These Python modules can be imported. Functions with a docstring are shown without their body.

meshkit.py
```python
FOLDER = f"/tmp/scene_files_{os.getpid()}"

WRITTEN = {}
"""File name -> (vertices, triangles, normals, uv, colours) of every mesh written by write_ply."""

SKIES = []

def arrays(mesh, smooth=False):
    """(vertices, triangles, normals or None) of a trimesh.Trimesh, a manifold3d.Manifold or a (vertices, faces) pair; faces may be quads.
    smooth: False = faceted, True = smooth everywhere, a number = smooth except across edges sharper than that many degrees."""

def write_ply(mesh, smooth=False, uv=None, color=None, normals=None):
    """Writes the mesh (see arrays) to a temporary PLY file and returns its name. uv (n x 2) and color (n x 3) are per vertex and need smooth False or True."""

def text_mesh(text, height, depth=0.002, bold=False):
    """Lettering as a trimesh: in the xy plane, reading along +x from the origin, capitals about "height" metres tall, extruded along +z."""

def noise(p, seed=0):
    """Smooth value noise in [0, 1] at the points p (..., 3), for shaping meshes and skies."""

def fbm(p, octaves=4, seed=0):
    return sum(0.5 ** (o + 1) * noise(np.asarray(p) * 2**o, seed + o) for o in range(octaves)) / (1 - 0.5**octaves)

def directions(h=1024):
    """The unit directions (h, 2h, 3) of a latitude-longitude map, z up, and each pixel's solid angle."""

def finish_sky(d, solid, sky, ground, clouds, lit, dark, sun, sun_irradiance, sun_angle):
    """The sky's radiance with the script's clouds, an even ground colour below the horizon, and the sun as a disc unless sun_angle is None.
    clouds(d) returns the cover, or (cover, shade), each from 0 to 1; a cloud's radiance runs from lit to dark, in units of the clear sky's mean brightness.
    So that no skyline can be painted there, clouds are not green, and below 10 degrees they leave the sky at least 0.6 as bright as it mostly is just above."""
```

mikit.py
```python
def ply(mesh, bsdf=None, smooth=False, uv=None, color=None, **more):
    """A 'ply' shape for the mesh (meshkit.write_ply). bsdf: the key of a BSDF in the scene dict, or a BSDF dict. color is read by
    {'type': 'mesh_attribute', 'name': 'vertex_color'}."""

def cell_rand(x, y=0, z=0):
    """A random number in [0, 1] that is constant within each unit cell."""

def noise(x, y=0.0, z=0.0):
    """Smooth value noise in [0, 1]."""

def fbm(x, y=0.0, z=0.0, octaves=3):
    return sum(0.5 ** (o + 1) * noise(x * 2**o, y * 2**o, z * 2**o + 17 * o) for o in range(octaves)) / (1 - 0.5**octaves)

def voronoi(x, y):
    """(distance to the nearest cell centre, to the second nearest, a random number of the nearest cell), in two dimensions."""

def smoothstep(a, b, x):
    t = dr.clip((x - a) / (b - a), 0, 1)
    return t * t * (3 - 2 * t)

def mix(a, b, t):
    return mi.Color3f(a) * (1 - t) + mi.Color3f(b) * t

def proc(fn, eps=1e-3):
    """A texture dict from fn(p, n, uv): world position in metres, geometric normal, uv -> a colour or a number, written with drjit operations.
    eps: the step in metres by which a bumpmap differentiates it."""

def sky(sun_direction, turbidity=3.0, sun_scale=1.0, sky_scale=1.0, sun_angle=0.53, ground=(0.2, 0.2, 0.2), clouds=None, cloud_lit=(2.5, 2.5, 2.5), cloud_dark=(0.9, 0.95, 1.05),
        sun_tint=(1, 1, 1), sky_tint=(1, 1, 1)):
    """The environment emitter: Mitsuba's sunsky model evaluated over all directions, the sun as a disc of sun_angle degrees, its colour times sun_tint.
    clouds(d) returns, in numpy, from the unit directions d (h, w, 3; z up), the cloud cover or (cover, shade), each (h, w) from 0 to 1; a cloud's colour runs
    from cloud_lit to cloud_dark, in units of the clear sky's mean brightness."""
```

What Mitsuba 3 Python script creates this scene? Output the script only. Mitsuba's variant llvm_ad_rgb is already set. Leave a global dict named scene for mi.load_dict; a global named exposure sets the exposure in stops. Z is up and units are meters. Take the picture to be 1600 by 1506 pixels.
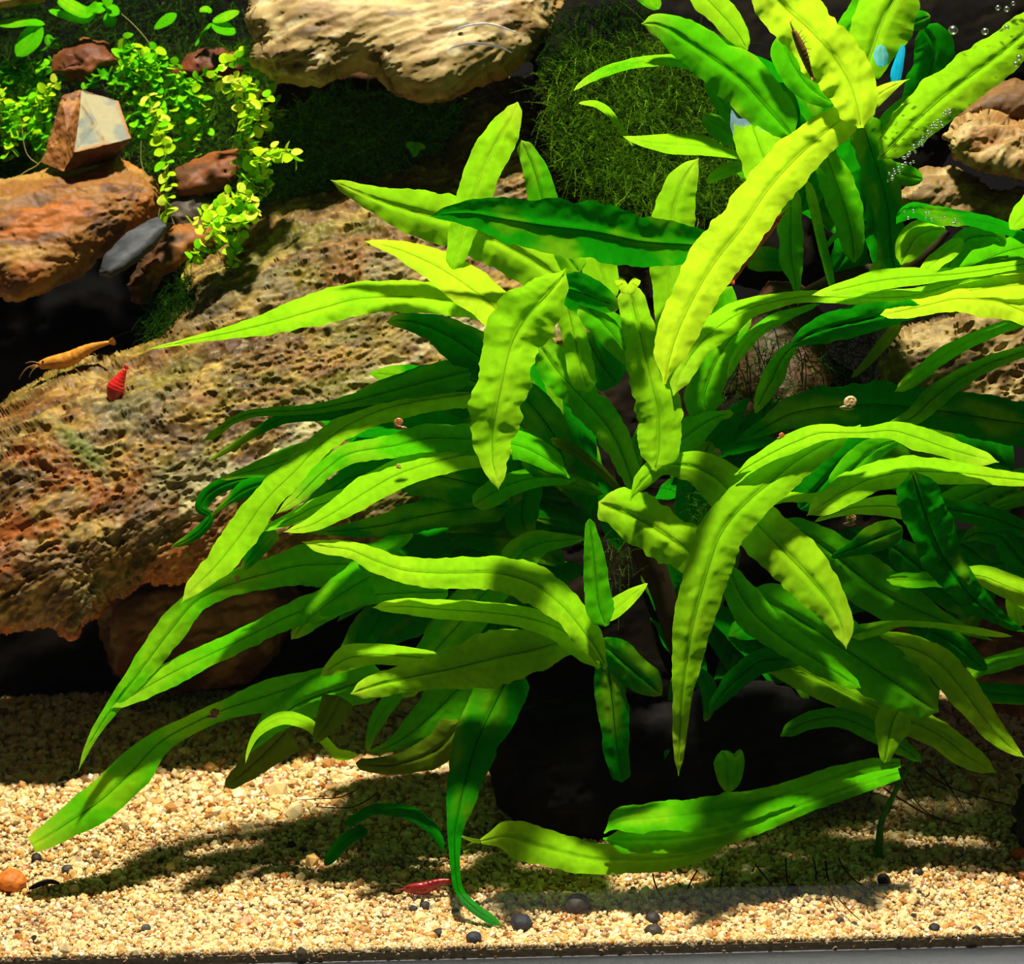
import math, random
import numpy as np, trimesh
from scipy.interpolate import PchipInterpolator, CubicSpline
from scipy.spatial import Delaunay, cKDTree
import shapely, shapely.geometry as sg
import mitsuba as mi, drjit as dr
import mikit, meshkit

T = mi.ScalarTransform4f
random.seed(7)
scene, labels = {'type': 'scene'}, {}

# ---------------------------------------------------------------- camera, light, exposure
FPX = 3400.0                                   # focal length in pixels of the 1600 x 1506 frame
CAM = np.array([0.0, -0.80, 0.409])            # in front of the tank; the front pane stands at y = 0
PITCH, ROLL = math.radians(15.0), math.radians(1.35)
FWD = np.array([0, math.cos(PITCH), -math.sin(PITCH)])
_r0, _u0 = np.array([1.0, 0, 0]), np.array([0, math.sin(PITCH), math.cos(PITCH)])
UP = math.cos(ROLL) * _u0 + math.sin(ROLL) * _r0
RIGHT = np.cross(FWD, UP)
scene['camera'] = {'type': 'thinlens', 'fov': math.degrees(2 * math.atan(800 / FPX)), 'fov_axis': 'x', 'near_clip': 0.05, 'far_clip': 10.0,
                   'aperture_radius': 0.0016, 'focus_distance': 0.91,
                   'to_world': T().look_at(origin=CAM.tolist(), target=(CAM + FWD).tolist(), up=UP.tolist())}
scene['room_light'] = {'type': 'constant', 'radiance': {'type': 'rgb', 'value': [0.016, 0.017, 0.020]}}
LAMP = (-0.02, 0.04, 1.40)
LAMP_HALF = 0.038
LAMP_RGB = [1880, 1760, 1480]
exposure = 0.22


def at(px, py, Y):
    """World points seen at the pixels (px, py) on the upright planes y = Y (metres)."""
    px, py, Y = np.broadcast_arrays(np.asarray(px, float), np.asarray(py, float), np.asarray(Y, float))
    d = FWD + ((px - 800) / FPX)[..., None] * RIGHT - ((py - 753) / FPX)[..., None] * UP
    return CAM + d * ((Y - CAM[1]) / d[..., 1])[..., None]


def on_sand(px, py, z=0.0):
    d = FWD + ((px - 800) / FPX) * RIGHT - ((py - 753) / FPX) * UP
    return CAM + d * ((z - CAM[2]) / d[2])


def mpp(Y):
    return (Y - CAM[1]) / math.cos(PITCH) / FPX


# ---------------------------------------------------------------- materials
def lin(r, g, b):
    c = np.array([r, g, b]) / 255.0
    return np.where(c <= 0.04045, c / 12.92, ((c + 0.055) / 1.055) ** 2.4)


VC = {'type': 'mesh_attribute', 'name': 'vertex_color'}


def mat(key, **d):
    scene[key] = d


mat('leaf_bsdf', type='principledthin', base_color=VC, roughness=0.42, eta=1.4, diff_trans=1.0, spec_trans=0.0)
mat('small_leaf_bsdf', type='principledthin', base_color=VC, roughness=0.5, eta=1.35, diff_trans=0.8, spec_trans=0.0)
mat('rock_bsdf', type='twosided', nested={'type': 'principled', 'base_color': VC, 'roughness': 0.62, 'specular': 0.35})
mat('sand_bsdf', type='twosided', nested={'type': 'principled', 'base_color': VC, 'roughness': 0.35, 'specular': 0.5})
mat('matte_bsdf', type='twosided', nested={'type': 'principled', 'base_color': VC, 'roughness': 0.8, 'specular': 0.2})
mat('shrimp_bsdf', type='twosided', nested={'type': 'principled', 'base_color': VC, 'roughness': 0.3, 'specular': 0.6, 'clearcoat': 0.4})
mat('glass_bsdf', type='thindielectric', int_ior=1.33)
mat('bubble_bsdf', type='blendbsdf', weight=0.42, a={'type': 'thindielectric', 'int_ior': 1.33}, b={'type': 'twosided', 'nested': {'type': 'principled', 'base_color': {'type': 'rgb', 'value': [0.85, 0.88, 0.9]}, 'metallic': 1.0, 'roughness': 0.28}})
mat('cup_bsdf', type='thindielectric', int_ior=1.06)
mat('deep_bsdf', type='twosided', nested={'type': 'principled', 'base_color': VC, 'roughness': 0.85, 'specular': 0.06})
mat('cup_glint_bsdf', type='blendbsdf', weight=0.7, a={'type': 'thindielectric', 'int_ior': 1.25}, b={'type': 'twosided', 'nested': {'type': 'principled', 'base_color': {'type': 'rgb', 'value': [0.80, 0.80, 0.88]}, 'roughness': 0.2}})
mat('black_bsdf', type='twosided', nested={'type': 'principled', 'base_color': {'type': 'rgb', 'value': [0.006, 0.006, 0.007]}, 'roughness': 0.7, 'specular': 0.2})
mat('bed_bsdf', type='twosided', nested={'type': 'principled', 'base_color': mikit.proc(lambda p, n, uv: mikit.mix([0.20, 0.13, 0.05], [0.42, 0.31, 0.16], mikit.noise(p.x * 700, p.y * 700, p.z * 700))), 'roughness': 0.8})
mat('frame_bsdf', type='twosided', nested={'type': 'principled', 'base_color': mikit.proc(lambda p, n, uv: mikit.mix([0.20, 0.21, 0.25], [0.30, 0.31, 0.35], mikit.fbm(p.x * 60, p.y * 300, p.z * 300))), 'roughness': 0.55})


# ---------------------------------------------------------------- helpers
_used = {}


def numbered(name):
    n = _used.get(name, 0)
    _used[name] = n + 1
    return name if n == 0 else f'{name}_{n:03d}'


def tag(key, label=None, cat=None, group=None, kind=None):
    d = labels.setdefault(key, {})
    for k, v in (('label', label), ('category', cat), ('group', group), ('kind', kind)):
        if v:
            d[k] = v
    return key


def thing(name, label, cat, group=None):
    return tag(numbered(name), label, cat, group)


def part(name, shape, parent):
    key = numbered(parent + '__' + name)
    scene[key] = shape
    return key


def vcol(n, c):
    return np.broadcast_to(np.asarray(c, float), (n, 3)).copy()


def plain(mesh, c, bsdf, smooth=True, jitter=0.0, seed=0):
    """A ply shape of one colour, with a little mottling."""
    v = np.asarray(mesh.vertices)
    col = vcol(len(v), c)
    if jitter:
        col *= (1 + jitter * (meshkit.fbm(v * 900, 3, seed)[:, None] - 0.5) * 2)
    return mikit.ply(mesh, bsdf, smooth=smooth, color=np.clip(col, 0.001, 1))


def frames(P):
    """Tangents and two perpendicular directions along a 3-D polyline."""
    t = np.gradient(P, axis=0)
    t /= np.linalg.norm(t, axis=1, keepdims=True) + 1e-12
    a = np.cross(t, np.array([0.13, 1.0, 0.21]))
    a /= np.linalg.norm(a, axis=1, keepdims=True) + 1e-12
    return t, a, np.cross(t, a)


def tube(P, R, sides=6, flat=1.0):
    """Closed tapering tube along the points P with radii R; flat squeezes it in depth."""
    P = np.asarray(P, float)
    R = np.broadcast_to(np.asarray(R, float), (len(P),))
    t, a, b = frames(P)
    ang = np.arange(sides) * 2 * np.pi / sides
    V = P[:, None] + R[:, None, None] * (np.cos(ang)[None, :, None] * a[:, None] + flat * np.sin(ang)[None, :, None] * b[:, None])
    n = len(P)
    V = np.vstack([V.reshape(-1, 3), P[:1], P[-1:]])
    i, j = np.meshgrid(np.arange(n - 1), np.arange(sides), indexing='ij')
    q = np.stack([i * sides + j, i * sides + (j + 1) % sides, (i + 1) * sides + (j + 1) % sides, (i + 1) * sides + j], -1).reshape(-1, 4)
    j = np.arange(sides)
    F = np.vstack([q[:, [0, 2, 1]], q[:, [0, 3, 2]], np.stack([j, (j + 1) % sides, j * 0 + n * sides], 1),
                   np.stack([(n - 1) * sides + (j + 1) % sides, (n - 1) * sides + j, j * 0 + n * sides + 1], 1)])
    return trimesh.Trimesh(V, F, process=False)


def curve(pts, n):
    """Smooth curve of n points through pts (any dimension)."""
    pts = np.asarray(pts, float)
    if len(pts) == 2:
        return pts[0] + (pts[1] - pts[0]) * np.linspace(0, 1, n)[:, None]
    s = np.r_[0, np.cumsum(np.linalg.norm(np.diff(pts[:, :2], axis=0), axis=1) + 1e-9)]
    return PchipInterpolator(s / s[-1], pts, axis=0)(np.linspace(0, 1, n))


def nums(text):
    return np.array([[float(v) for v in w.split(',')] for w in text.split()])


def joined(meshes):
    return trimesh.util.concatenate(meshes)
# ---------------------------------------------------------------- the setting: tank, sand, lamp
def box(x0, x1, y0, y1, z0, z1):
    m = trimesh.creation.box(extents=(x1 - x0, y1 - y0, z1 - z0))
    m.apply_translation(((x0 + x1) / 2, (y0 + y1) / 2, (z0 + z1) / 2))
    return m


scene['wall_back'] = mikit.ply(box(-0.6, 0.6, 0.54, 0.55, -0.03, 0.47), 'black_bsdf')
tag('wall_back', 'black back pane of the aquarium', None, None, 'structure')
scene['wall_left'] = mikit.ply(box(-0.606, -0.6, 0.0, 0.55, -0.03, 0.47), 'black_bsdf')
tag('wall_left', 'left side pane of the aquarium', None, None, 'structure')
scene['wall_right'] = mikit.ply(box(0.6, 0.606, 0.0, 0.55, -0.03, 0.47), 'black_bsdf')
tag('wall_right', 'right side pane of the aquarium', None, None, 'structure')
gl = (np.array([[-0.6, 0.0, -0.004], [0.6, 0.0, -0.004], [0.6, 0.0, 0.47], [-0.6, 0.0, 0.47]]), np.array([[0, 1, 2, 3]]))
scene['window_1'] = mikit.ply(gl, 'glass_bsdf')
tag('window_1', 'clear front pane of the aquarium', None, None, 'structure')
scene['trim_1'] = mikit.ply(box(-0.62, 0.62, -0.06, 0.004, -0.06, -0.0045), 'frame_bsdf')
tag('trim_1', 'grey ledge under the front pane along the lower right edge', None, None, 'structure')


def sand_z(x, y):
    p = np.stack([x * 9, y * 14, x * 0], -1)
    return 0.007 * (meshkit.fbm(p, 2, 3) - 0.5) * np.clip(y / 0.03, 0, 1) + 0.004 * np.clip((y - 0.1) / 0.2, 0, 1)


gx, gy = np.meshgrid(np.linspace(-0.6, 0.6, 240), np.linspace(0.0005, 0.54, 110), indexing='ij')
gz = sand_z(gx, gy) - 0.0008
n0, n1 = gx.shape
V = np.stack([gx, gy, gz], -1).reshape(-1, 3)
i, j = np.meshgrid(np.arange(n0 - 1), np.arange(n1 - 1), indexing='ij')
F = np.stack([i * n1 + j, (i + 1) * n1 + j, (i + 1) * n1 + j + 1, i * n1 + j + 1], -1).reshape(-1, 4)
front = np.arange(n0) * n1                                   # skirt against the front pane
W = V[front] + np.array([0, 0, -0.006]) * 1.0
k = np.arange(n0 - 1)
F = np.vstack([F, np.stack([len(V) + k, len(V) + k + 1, front[k + 1], front[k]], 1)])
scene['floor'] = mikit.ply((np.vstack([V, W]), F), 'bed_bsdf', smooth=False)
tag('floor', 'sand bed of the aquarium', None, None, 'structure')

# loose grains of the sand: too small and too many to count
rg = np.random.default_rng(11)
ico = trimesh.creation.icosphere(subdivisions=0)
IV, IF = np.asarray(ico.vertices), np.asarray(ico.faces)
N = 62000
y = 0.0015 + 0.30 * rg.random(N) ** 1.35
half = 0.232 + 0.06 * y / 0.2
x = (rg.random(N) * 2 - 1) * half
rad = 0.00085 * np.exp(rg.normal(0, 0.36, N)) * (1 + 0.35 * (y > 0.12))
z = sand_z(x, y) + rad * 0.35
nf = 3000                                                    # the row pressed against the pane
x = np.r_[x, (rg.random(nf) * 2 - 1) * 0.24]; y = np.r_[y, 0.0012 + 0.001 * rg.random(nf)]
z = np.r_[z, -0.0045 + 0.0055 * rg.random(nf)]; rad = np.r_[rad, 0.0008 * np.exp(rg.normal(0, 0.25, nf))]
N = len(x)
A = rg.normal(size=(N, 3, 3)); A, _ = np.linalg.qr(A)
S = rad[:, None] * (0.75 + 0.5 * rg.random((N, 3)))
GV = (IV[None] * (1 + 0.25 * (rg.random((N, 12, 1)) - 0.5))) * S[:, None, :]
GV = np.einsum('nij,nvj->nvi', A, GV) + np.stack([x, y, z], -1)[:, None]
GF = (IF[None] + 12 * np.arange(N)[:, None, None]).reshape(-1, 3)
pal = np.array([lin(232, 205, 150), lin(244, 226, 186), lin(222, 178, 112), lin(205, 150, 84), lin(236, 214, 168), lin(190, 120, 55), lin(150, 118, 78), lin(226, 168, 140), lin(60, 48, 36)])
pk = rg.choice(len(pal), N, p=[.26, .22, .16, .08, .16, .035, .05, .03, .005])
gc = pal[pk] * (0.70 + 0.46 * rg.random((N, 1))) * [1.0, .95, .80]
low = np.clip(1 - (z + 0.004) / 0.006, 0, 1) * (y < 0.003)   # the row at the pane goes dark brown towards the bottom
gc = gc * (1 - 0.75 * low[:, None]) + np.array(lin(70, 46, 20)) * 0.75 * low[:, None]
scene['sand_grain'] = mikit.ply((GV.reshape(-1, 3), GF), 'sand_bsdf', smooth=False, color=np.clip(np.repeat(gc, 12, 0), 0, 1))
tag('sand_grain', 'coarse pale quartz sand covering the tank floor', 'sand', None, 'stuff')

# the lamp hangs over the open tank, above the frame
lamp = thing('aquarium_lamp', 'small square white lamp hanging above the tank', 'lamp')
h = LAMP_HALF
scene[lamp + '__diffuser'] = {'type': 'rectangle', 'to_world': T().translate(list(LAMP)).rotate([1, 0, 0], 180).scale([h, h, 1]),
                              'emitter': {'type': 'area', 'radiance': {'type': 'rgb', 'value': LAMP_RGB}}}
hood = joined([box(LAMP[0] - h - .006, LAMP[0] + h + .006, LAMP[1] - h - .006, LAMP[1] + h + .006, LAMP[2] + .004, LAMP[2] + .03)] +
              [box(LAMP[0] + sx * (h + .004) - .002, LAMP[0] + sx * (h + .004) + .002, LAMP[1] - h - .006, LAMP[1] + h + .006, LAMP[2] - .004, LAMP[2] + .004) for sx in (-1, 1)])
scene[lamp + '__hood'] = mikit.ply(hood, 'frame_bsdf')
scene[lamp + '__cord'] = mikit.ply(tube(np.array([[LAMP[0], LAMP[1], LAMP[2] + .03], [LAMP[0], LAMP[1], LAMP[2] + .5]]), 0.003), 'frame_bsdf')
# ---------------------------------------------------------------- rocks
def smooth01(a, b, x):
    t = np.clip((x - a) / (b - a), 0, 1)
    return t * t * (3 - 2 * t)


def blend(col, c, w):
    return col * (1 - w[:, None]) + np.asarray(c) * w[:, None]


def stone_mesh(outline, Y, k, thick, step, back=0.7, rough=5.0, round_px=70, seed=1, square=0.6):
    """A closed boulder with the given outline (pixels of the frame): a plane leaning back by k, swelling by 'thick' metres to the front."""
    o = nums(outline)[:, :2]
    ring = np.vstack([o, o[:1]])
    s = np.r_[0, np.cumsum(np.linalg.norm(np.diff(ring, axis=0), axis=1))]
    n = max(12, int(s[-1] / step))
    u = np.linspace(0, s[-1], n, endpoint=False)
    B = np.stack([np.interp(u, s, ring[:, 0]), np.interp(u, s, ring[:, 1])], 1)
    cx = np.roll(B, 1, 0) - np.roll(B, -1, 0)
    nr = np.stack([-cx[:, 1], cx[:, 0]], 1) / (np.linalg.norm(cx, axis=1, keepdims=True) + 1e-9)
    q = np.stack([B[:, 0] / 38, B[:, 1] / 38, B[:, 0] * 0 + seed], 1)
    B = B + nr * ((meshkit.fbm(q, 4, seed) - 0.5) * rough * 2.2)[:, None]
    poly = sg.Polygon(B).buffer(0)
    poly = max(poly.geoms, key=lambda g: g.area) if hasattr(poly, 'geoms') else poly
    B = np.asarray(poly.exterior.coords)[:-1]
    x0, y0, x1, y1 = poly.bounds
    gx, gy = np.meshgrid(np.arange(x0, x1, step), np.arange(y0, y1, step * 0.9))
    gx[1::2] += step / 2
    G = np.stack([gx.ravel(), gy.ravel()], 1) + np.random.default_rng(seed).normal(0, step * 0.08, (gx.size, 2))
    tree = cKDTree(B)
    G = G[shapely.contains_xy(poly, G[:, 0], G[:, 1])]
    G = G[tree.query(G)[0] > step * 0.6]
    P = np.vstack([B, G])
    tri = Delaunay(P).simplices
    c = P[tri].mean(1)
    tri = tri[shapely.contains_xy(poly, c[:, 0], c[:, 1])]
    d = tree.query(P)[0]
    d[:len(B)] = 0
    e = np.clip(d / round_px, 0, 1)
    sw = (1 - (1 - e) ** 2) ** square
    ymid = (y0 + y1) / 2
    plane = Y + k * (ymid - P[:, 1]) * mpp(Y)
    nb = len(B)
    Fv = at(P[:, 0], P[:, 1], plane - thick * sw)
    Bk = at(P[:, 0], P[:, 1], plane + thick * back * sw)[nb:]
    remap = np.r_[np.arange(nb), len(P) + np.arange(len(P) - nb)]
    a, b2 = P[tri[:, 1]] - P[tri[:, 0]], P[tri[:, 2]] - P[tri[:, 0]]
    area = a[:, 0] * b2[:, 1] - a[:, 1] * b2[:, 0]
    tri[area > 0] = tri[area > 0][:, ::-1]                      # counter-clockwise seen from the camera
    F = np.vstack([tri, remap[tri][:, ::-1]])
    m = trimesh.Trimesh(np.vstack([Fv, Bk]), F, process=False)
    m.metadata['px'] = np.vstack([P, P[nb:]])
    m.metadata['nf'] = len(P)
    return m


def grain_space(V, ang, stretch):
    """Coordinates along and across the layers of a rock whose beds rise by 'ang' degrees to the right."""
    a = math.radians(ang)
    c, s = math.cos(a), math.sin(a)
    return np.stack([(V[:, 0] * c + V[:, 2] * s) / stretch, -V[:, 0] * s + V[:, 2] * c, V[:, 1]], 1)


def displace(m, h):
    n = np.asarray(trimesh.Trimesh(m.vertices, m.faces, process=False).vertex_normals)
    m2 = trimesh.Trimesh(np.asarray(m.vertices) + n * h[:, None], m.faces, process=False)
    m2.metadata.update(m.metadata)
    return m2


def layered_stone(m, ang, stretch, amp, seed, pit=1.0, crumb=1.0):
    """Weathered, fibrous rock: beds, ragged ridges and fine crumbs, all running along the beds."""
    q = grain_space(np.asarray(m.vertices), ang, stretch)
    rid = lambda s, sd, o: 1 - np.abs(2 * meshkit.fbm(q * s, o, sd) - 1)
    wq = q + 0.006 * (np.stack([meshkit.fbm(q * 60, 2, seed + i) for i in (40, 41, 42)], 1) - .5)
    q = wq
    h = amp * 5.0 * (meshkit.fbm(q * 26, 3, seed) - 0.5) * 2
    h += amp * 2.2 * (rid(60, seed + 5, 4) - 0.7) * 2
    h += amp * 1.5 * (rid(150, seed + 6, 4) - 0.7) * 2
    h += amp * 1.25 * crumb * (rid(340, seed + 7, 3) - 0.7) * 2
    h -= amp * 2.6 * pit * smooth01(0.60, 0.72, meshkit.fbm(q * 95, 3, seed + 9))
    h += amp * 0.9 * crumb * (meshkit.fbm(q * 800, 2, seed + 13) - 0.5) * 2
    h -= amp * 1.6 * pit * smooth01(0.62, 0.72, meshkit.fbm(q * 260, 2, seed + 17))
    return displace(m, h), q


def rough_stone(m, ang, stretch, big, mid, pit, fine, seed, freq=1.0):
    V = np.asarray(m.vertices)
    q = grain_space(V, ang, stretch) * freq
    h = big * (meshkit.fbm(q * 30, 3, seed) - 0.5) * 2
    r = 1 - np.abs(2 * meshkit.fbm(q * 75, 3, seed + 5) - 1)
    h += mid * (r - 0.6) * 2
    pt = meshkit.fbm(q * 190, 2, seed + 9)
    h -= pit * smooth01(0.56, 0.70, pt)
    h += fine * (meshkit.fbm(q * 520, 3, seed + 13) - 0.5) * 2
    return displace(m, h), q


SURF = {}


def surf_y(key, px, py):
    """How far behind the pane the surface of a rock is, at pixels of the frame."""
    t, yv = SURF[key]
    return yv[t.query(np.stack([px, py], -1))[1]]


def add_rock(name, m, col, label, cat='rock', bsdf='rock_bsdf', smooth=True):
    key = thing(name, label, cat)
    nf = m.metadata['nf']
    SURF[key] = (cKDTree(m.metadata['px'][:nf]), np.asarray(m.vertices)[:nf, 1])
    scene[key] = mikit.ply(m, bsdf, smooth=smooth, color=np.clip(col, 0.002, 0.95))
    return key


C = {k: lin(*v) for k, v in dict(brown=(128, 96, 40), tan=(184, 156, 82), rust=(176, 108, 34), olive=(120, 116, 44), pale=(214, 206, 166), dark=(58, 40, 22), umber=(92, 64, 32),
                                 grey=(120, 118, 104), slate=(70, 72, 74), cream=(226, 196, 140), red=(120, 56, 26), black=(22, 19, 17)).items()}

# the great boulder
m = stone_mesh('-70,690 0,640 40,605 95,575 170,562 215,545 250,520 285,470 295,425 340,400 400,340 450,308 500,292 560,266 610,268 650,250 690,238 712,200 738,150 790,122 840,114 880,140 '
               '960,250 1010,400 1010,600 960,760 820,850 640,860 500,870 430,890 330,905 230,905 168,935 150,965 110,995 70,975 0,988 -70,990', 0.262, 0.62, 0.038, 2.4, rough=7, round_px=150, seed=21)
px = m.metadata['px']
m, q = layered_stone(m, 33, 2.4, 0.00105, 4)
f = lambda s, sd, o=3: meshkit.fbm(q * s, o, sd)
col = vcol(len(q), C['brown'])
col = blend(col, C['tan'], smooth01(0.42, 0.66, f(140, 31)))
col = blend(col, C['umber'], 0.85 * smooth01(0.50, 0.68, f(90, 32)))
up_left = smooth01(-60, 260, (px[:, 0] * 0.55 - px[:, 1]) + 760)        # its upper beds are mossier, its foot rustier
col = blend(col, lin(124, 124, 30), 0.75 * up_left * smooth01(0.45, 0.65, f(60, 33)))
col = blend(col, lin(176, 96, 24), 0.9 * (0.18 + 0.82 * (1 - up_left)) * smooth01(0.40, 0.60, f(75, 34)))
vein = np.exp(-((px[:, 1] - (760 - 0.62 * (px[:, 0] - 330))) / 34.0) ** 2) * (px[:, 0] > 280) * (px[:, 0] < 760)
col = blend(col, C['pale'], np.clip(0.9 * vein * smooth01(0.38, 0.58, f(150, 35)), 0, 1))
col = blend(col, C['grey'], 0.5 * smooth01(0.58, 0.72, f(48, 38)))
col = blend(col, C['pale'], 0.45 * smooth01(0.64, 0.74, f(700, 36, 2)))
col = col * (0.30 + 1.4 * f(620, 39, 2))[:, None] * (0.75 + 0.5 * f(170, 40))[:, None]
col = blend(col, C['dark'], 0.7 * smooth01(0.62, 0.74, f(300, 37)))
patch = np.exp(-(((px[:, 0] - 130) * 0.75 + (px[:, 1] - 705) * 0.66) / 52.0) ** 2 - ((-(px[:, 0] - 130) * 0.66 + (px[:, 1] - 705) * 0.75) / 14.0) ** 2)
col = blend(col, lin(126, 140, 70), np.clip(1.2 * patch, 0, 0.85))
add_rock('boulder', m, col * np.array([.60, .57, .42]), 'huge porous brown boulder sloping down to the left behind the central fern', 'boulder')

# pale rock at the top
m = stone_mesh('365,-70 388,0 388,32 408,66 400,96 422,122 465,128 500,134 532,116 562,106 592,116 622,146 662,158 700,155 732,134 780,118 820,98 862,62 888,20 905,-70', 0.300, 0.75, 0.030, 2.8, rough=5, round_px=95, seed=33)
px = m.metadata['px']
m, q = layered_stone(m, 18, 4.6, 0.00105, 14, .35, .5)
f = lambda s, sd, o=3: meshkit.fbm(q * s, o, sd)
col = vcol(len(q), lin(186, 158, 108))
col = blend(col, lin(226, 200, 150), smooth01(0.42, 0.62, f(90, 41)))
col = blend(col, lin(140, 104, 56), 0.8 * smooth01(0.50, 0.66, f(130, 42)))
col = blend(col, lin(206, 150, 70), 0.7 * smooth01(0.52, 0.68, f(50, 43)))
col = blend(col, lin(238, 228, 200), 0.8 * smooth01(0.62, 0.74, f(240, 44)))
col = blend(col, lin(140, 60, 34), 0.6 * smooth01(130, 150, px[:, 1]) * smooth01(0.45, 0.6, f(160, 45)))
col = blend(col, lin(84, 66, 38), 0.75 * smooth01(0.60, 0.70, f(200, 46)))
add_rock('overhanging_rock', m, col * np.array([.54, .53, .41]), 'pale tan layered rock jutting out at the top over the dark gap')

# orange-brown rock on the left
m = stone_mesh('-70,300 0,284 60,274 130,256 180,252 225,268 250,300 252,326 226,346 190,370 150,402 120,432 60,456 28,468 0,452 -70,440', 0.296, 0.80, 0.026, 2.6, rough=3.5, round_px=70, seed=43)
m, q = layered_stone(m, 14, 2.8, 0.0010, 24, .45, .7)
f = lambda s, sd, o=3: meshkit.fbm(q * s, o, sd)
col = vcol(len(q), lin(156, 104, 46))
col = blend(col, lin(190, 146, 76), smooth01(0.45, 0.64, f(70, 51)))
col = blend(col, lin(196, 106, 30), 0.7 * smooth01(0.46, 0.62, f(55, 52)))
col = blend(col, lin(84, 58, 40), 0.8 * smooth01(0.55, 0.68, f(110, 53)))
col = blend(col, lin(96, 84, 84), 0.6 * smooth01(0.62, 0.74, f(60, 54)))
add_rock('brown_rock', m, col * np.array([.62, .62, .50]), 'orange-brown split rock at the left edge above the orange shrimp')

# the rocks and stones around them: outline, depth, lean, swell, colours
def simple(name, outline, Y, k, thick, ca, cb, label, ang=20, step=3.0, big=.004, mid=.002, pit=.0015, fine=.0010, seed=1, round_px=45, freq=1.0, cc=None, cat='rock', rough=3.0, bsdf='rock_bsdf', tone=0.56):
    m = stone_mesh(outline, Y, k, thick, step, rough=rough, round_px=round_px, seed=seed)
    m, q = rough_stone(m, ang, 1.8, big, mid, pit, fine, seed, freq)
    col = blend(vcol(len(q), ca), cb, smooth01(0.4, 0.62, meshkit.fbm(q * 110, 3, seed + 61)))
    if cc is not None:
        col = blend(col, cc, 0.8 * smooth01(0.52, 0.64, meshkit.fbm(q * 70, 3, seed + 71)))
    col = col * (0.6 + 0.8 * meshkit.fbm(q * 480, 2, seed + 81))[:, None]
    return add_rock(name, m, col * tone, label, cat, bsdf)


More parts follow.
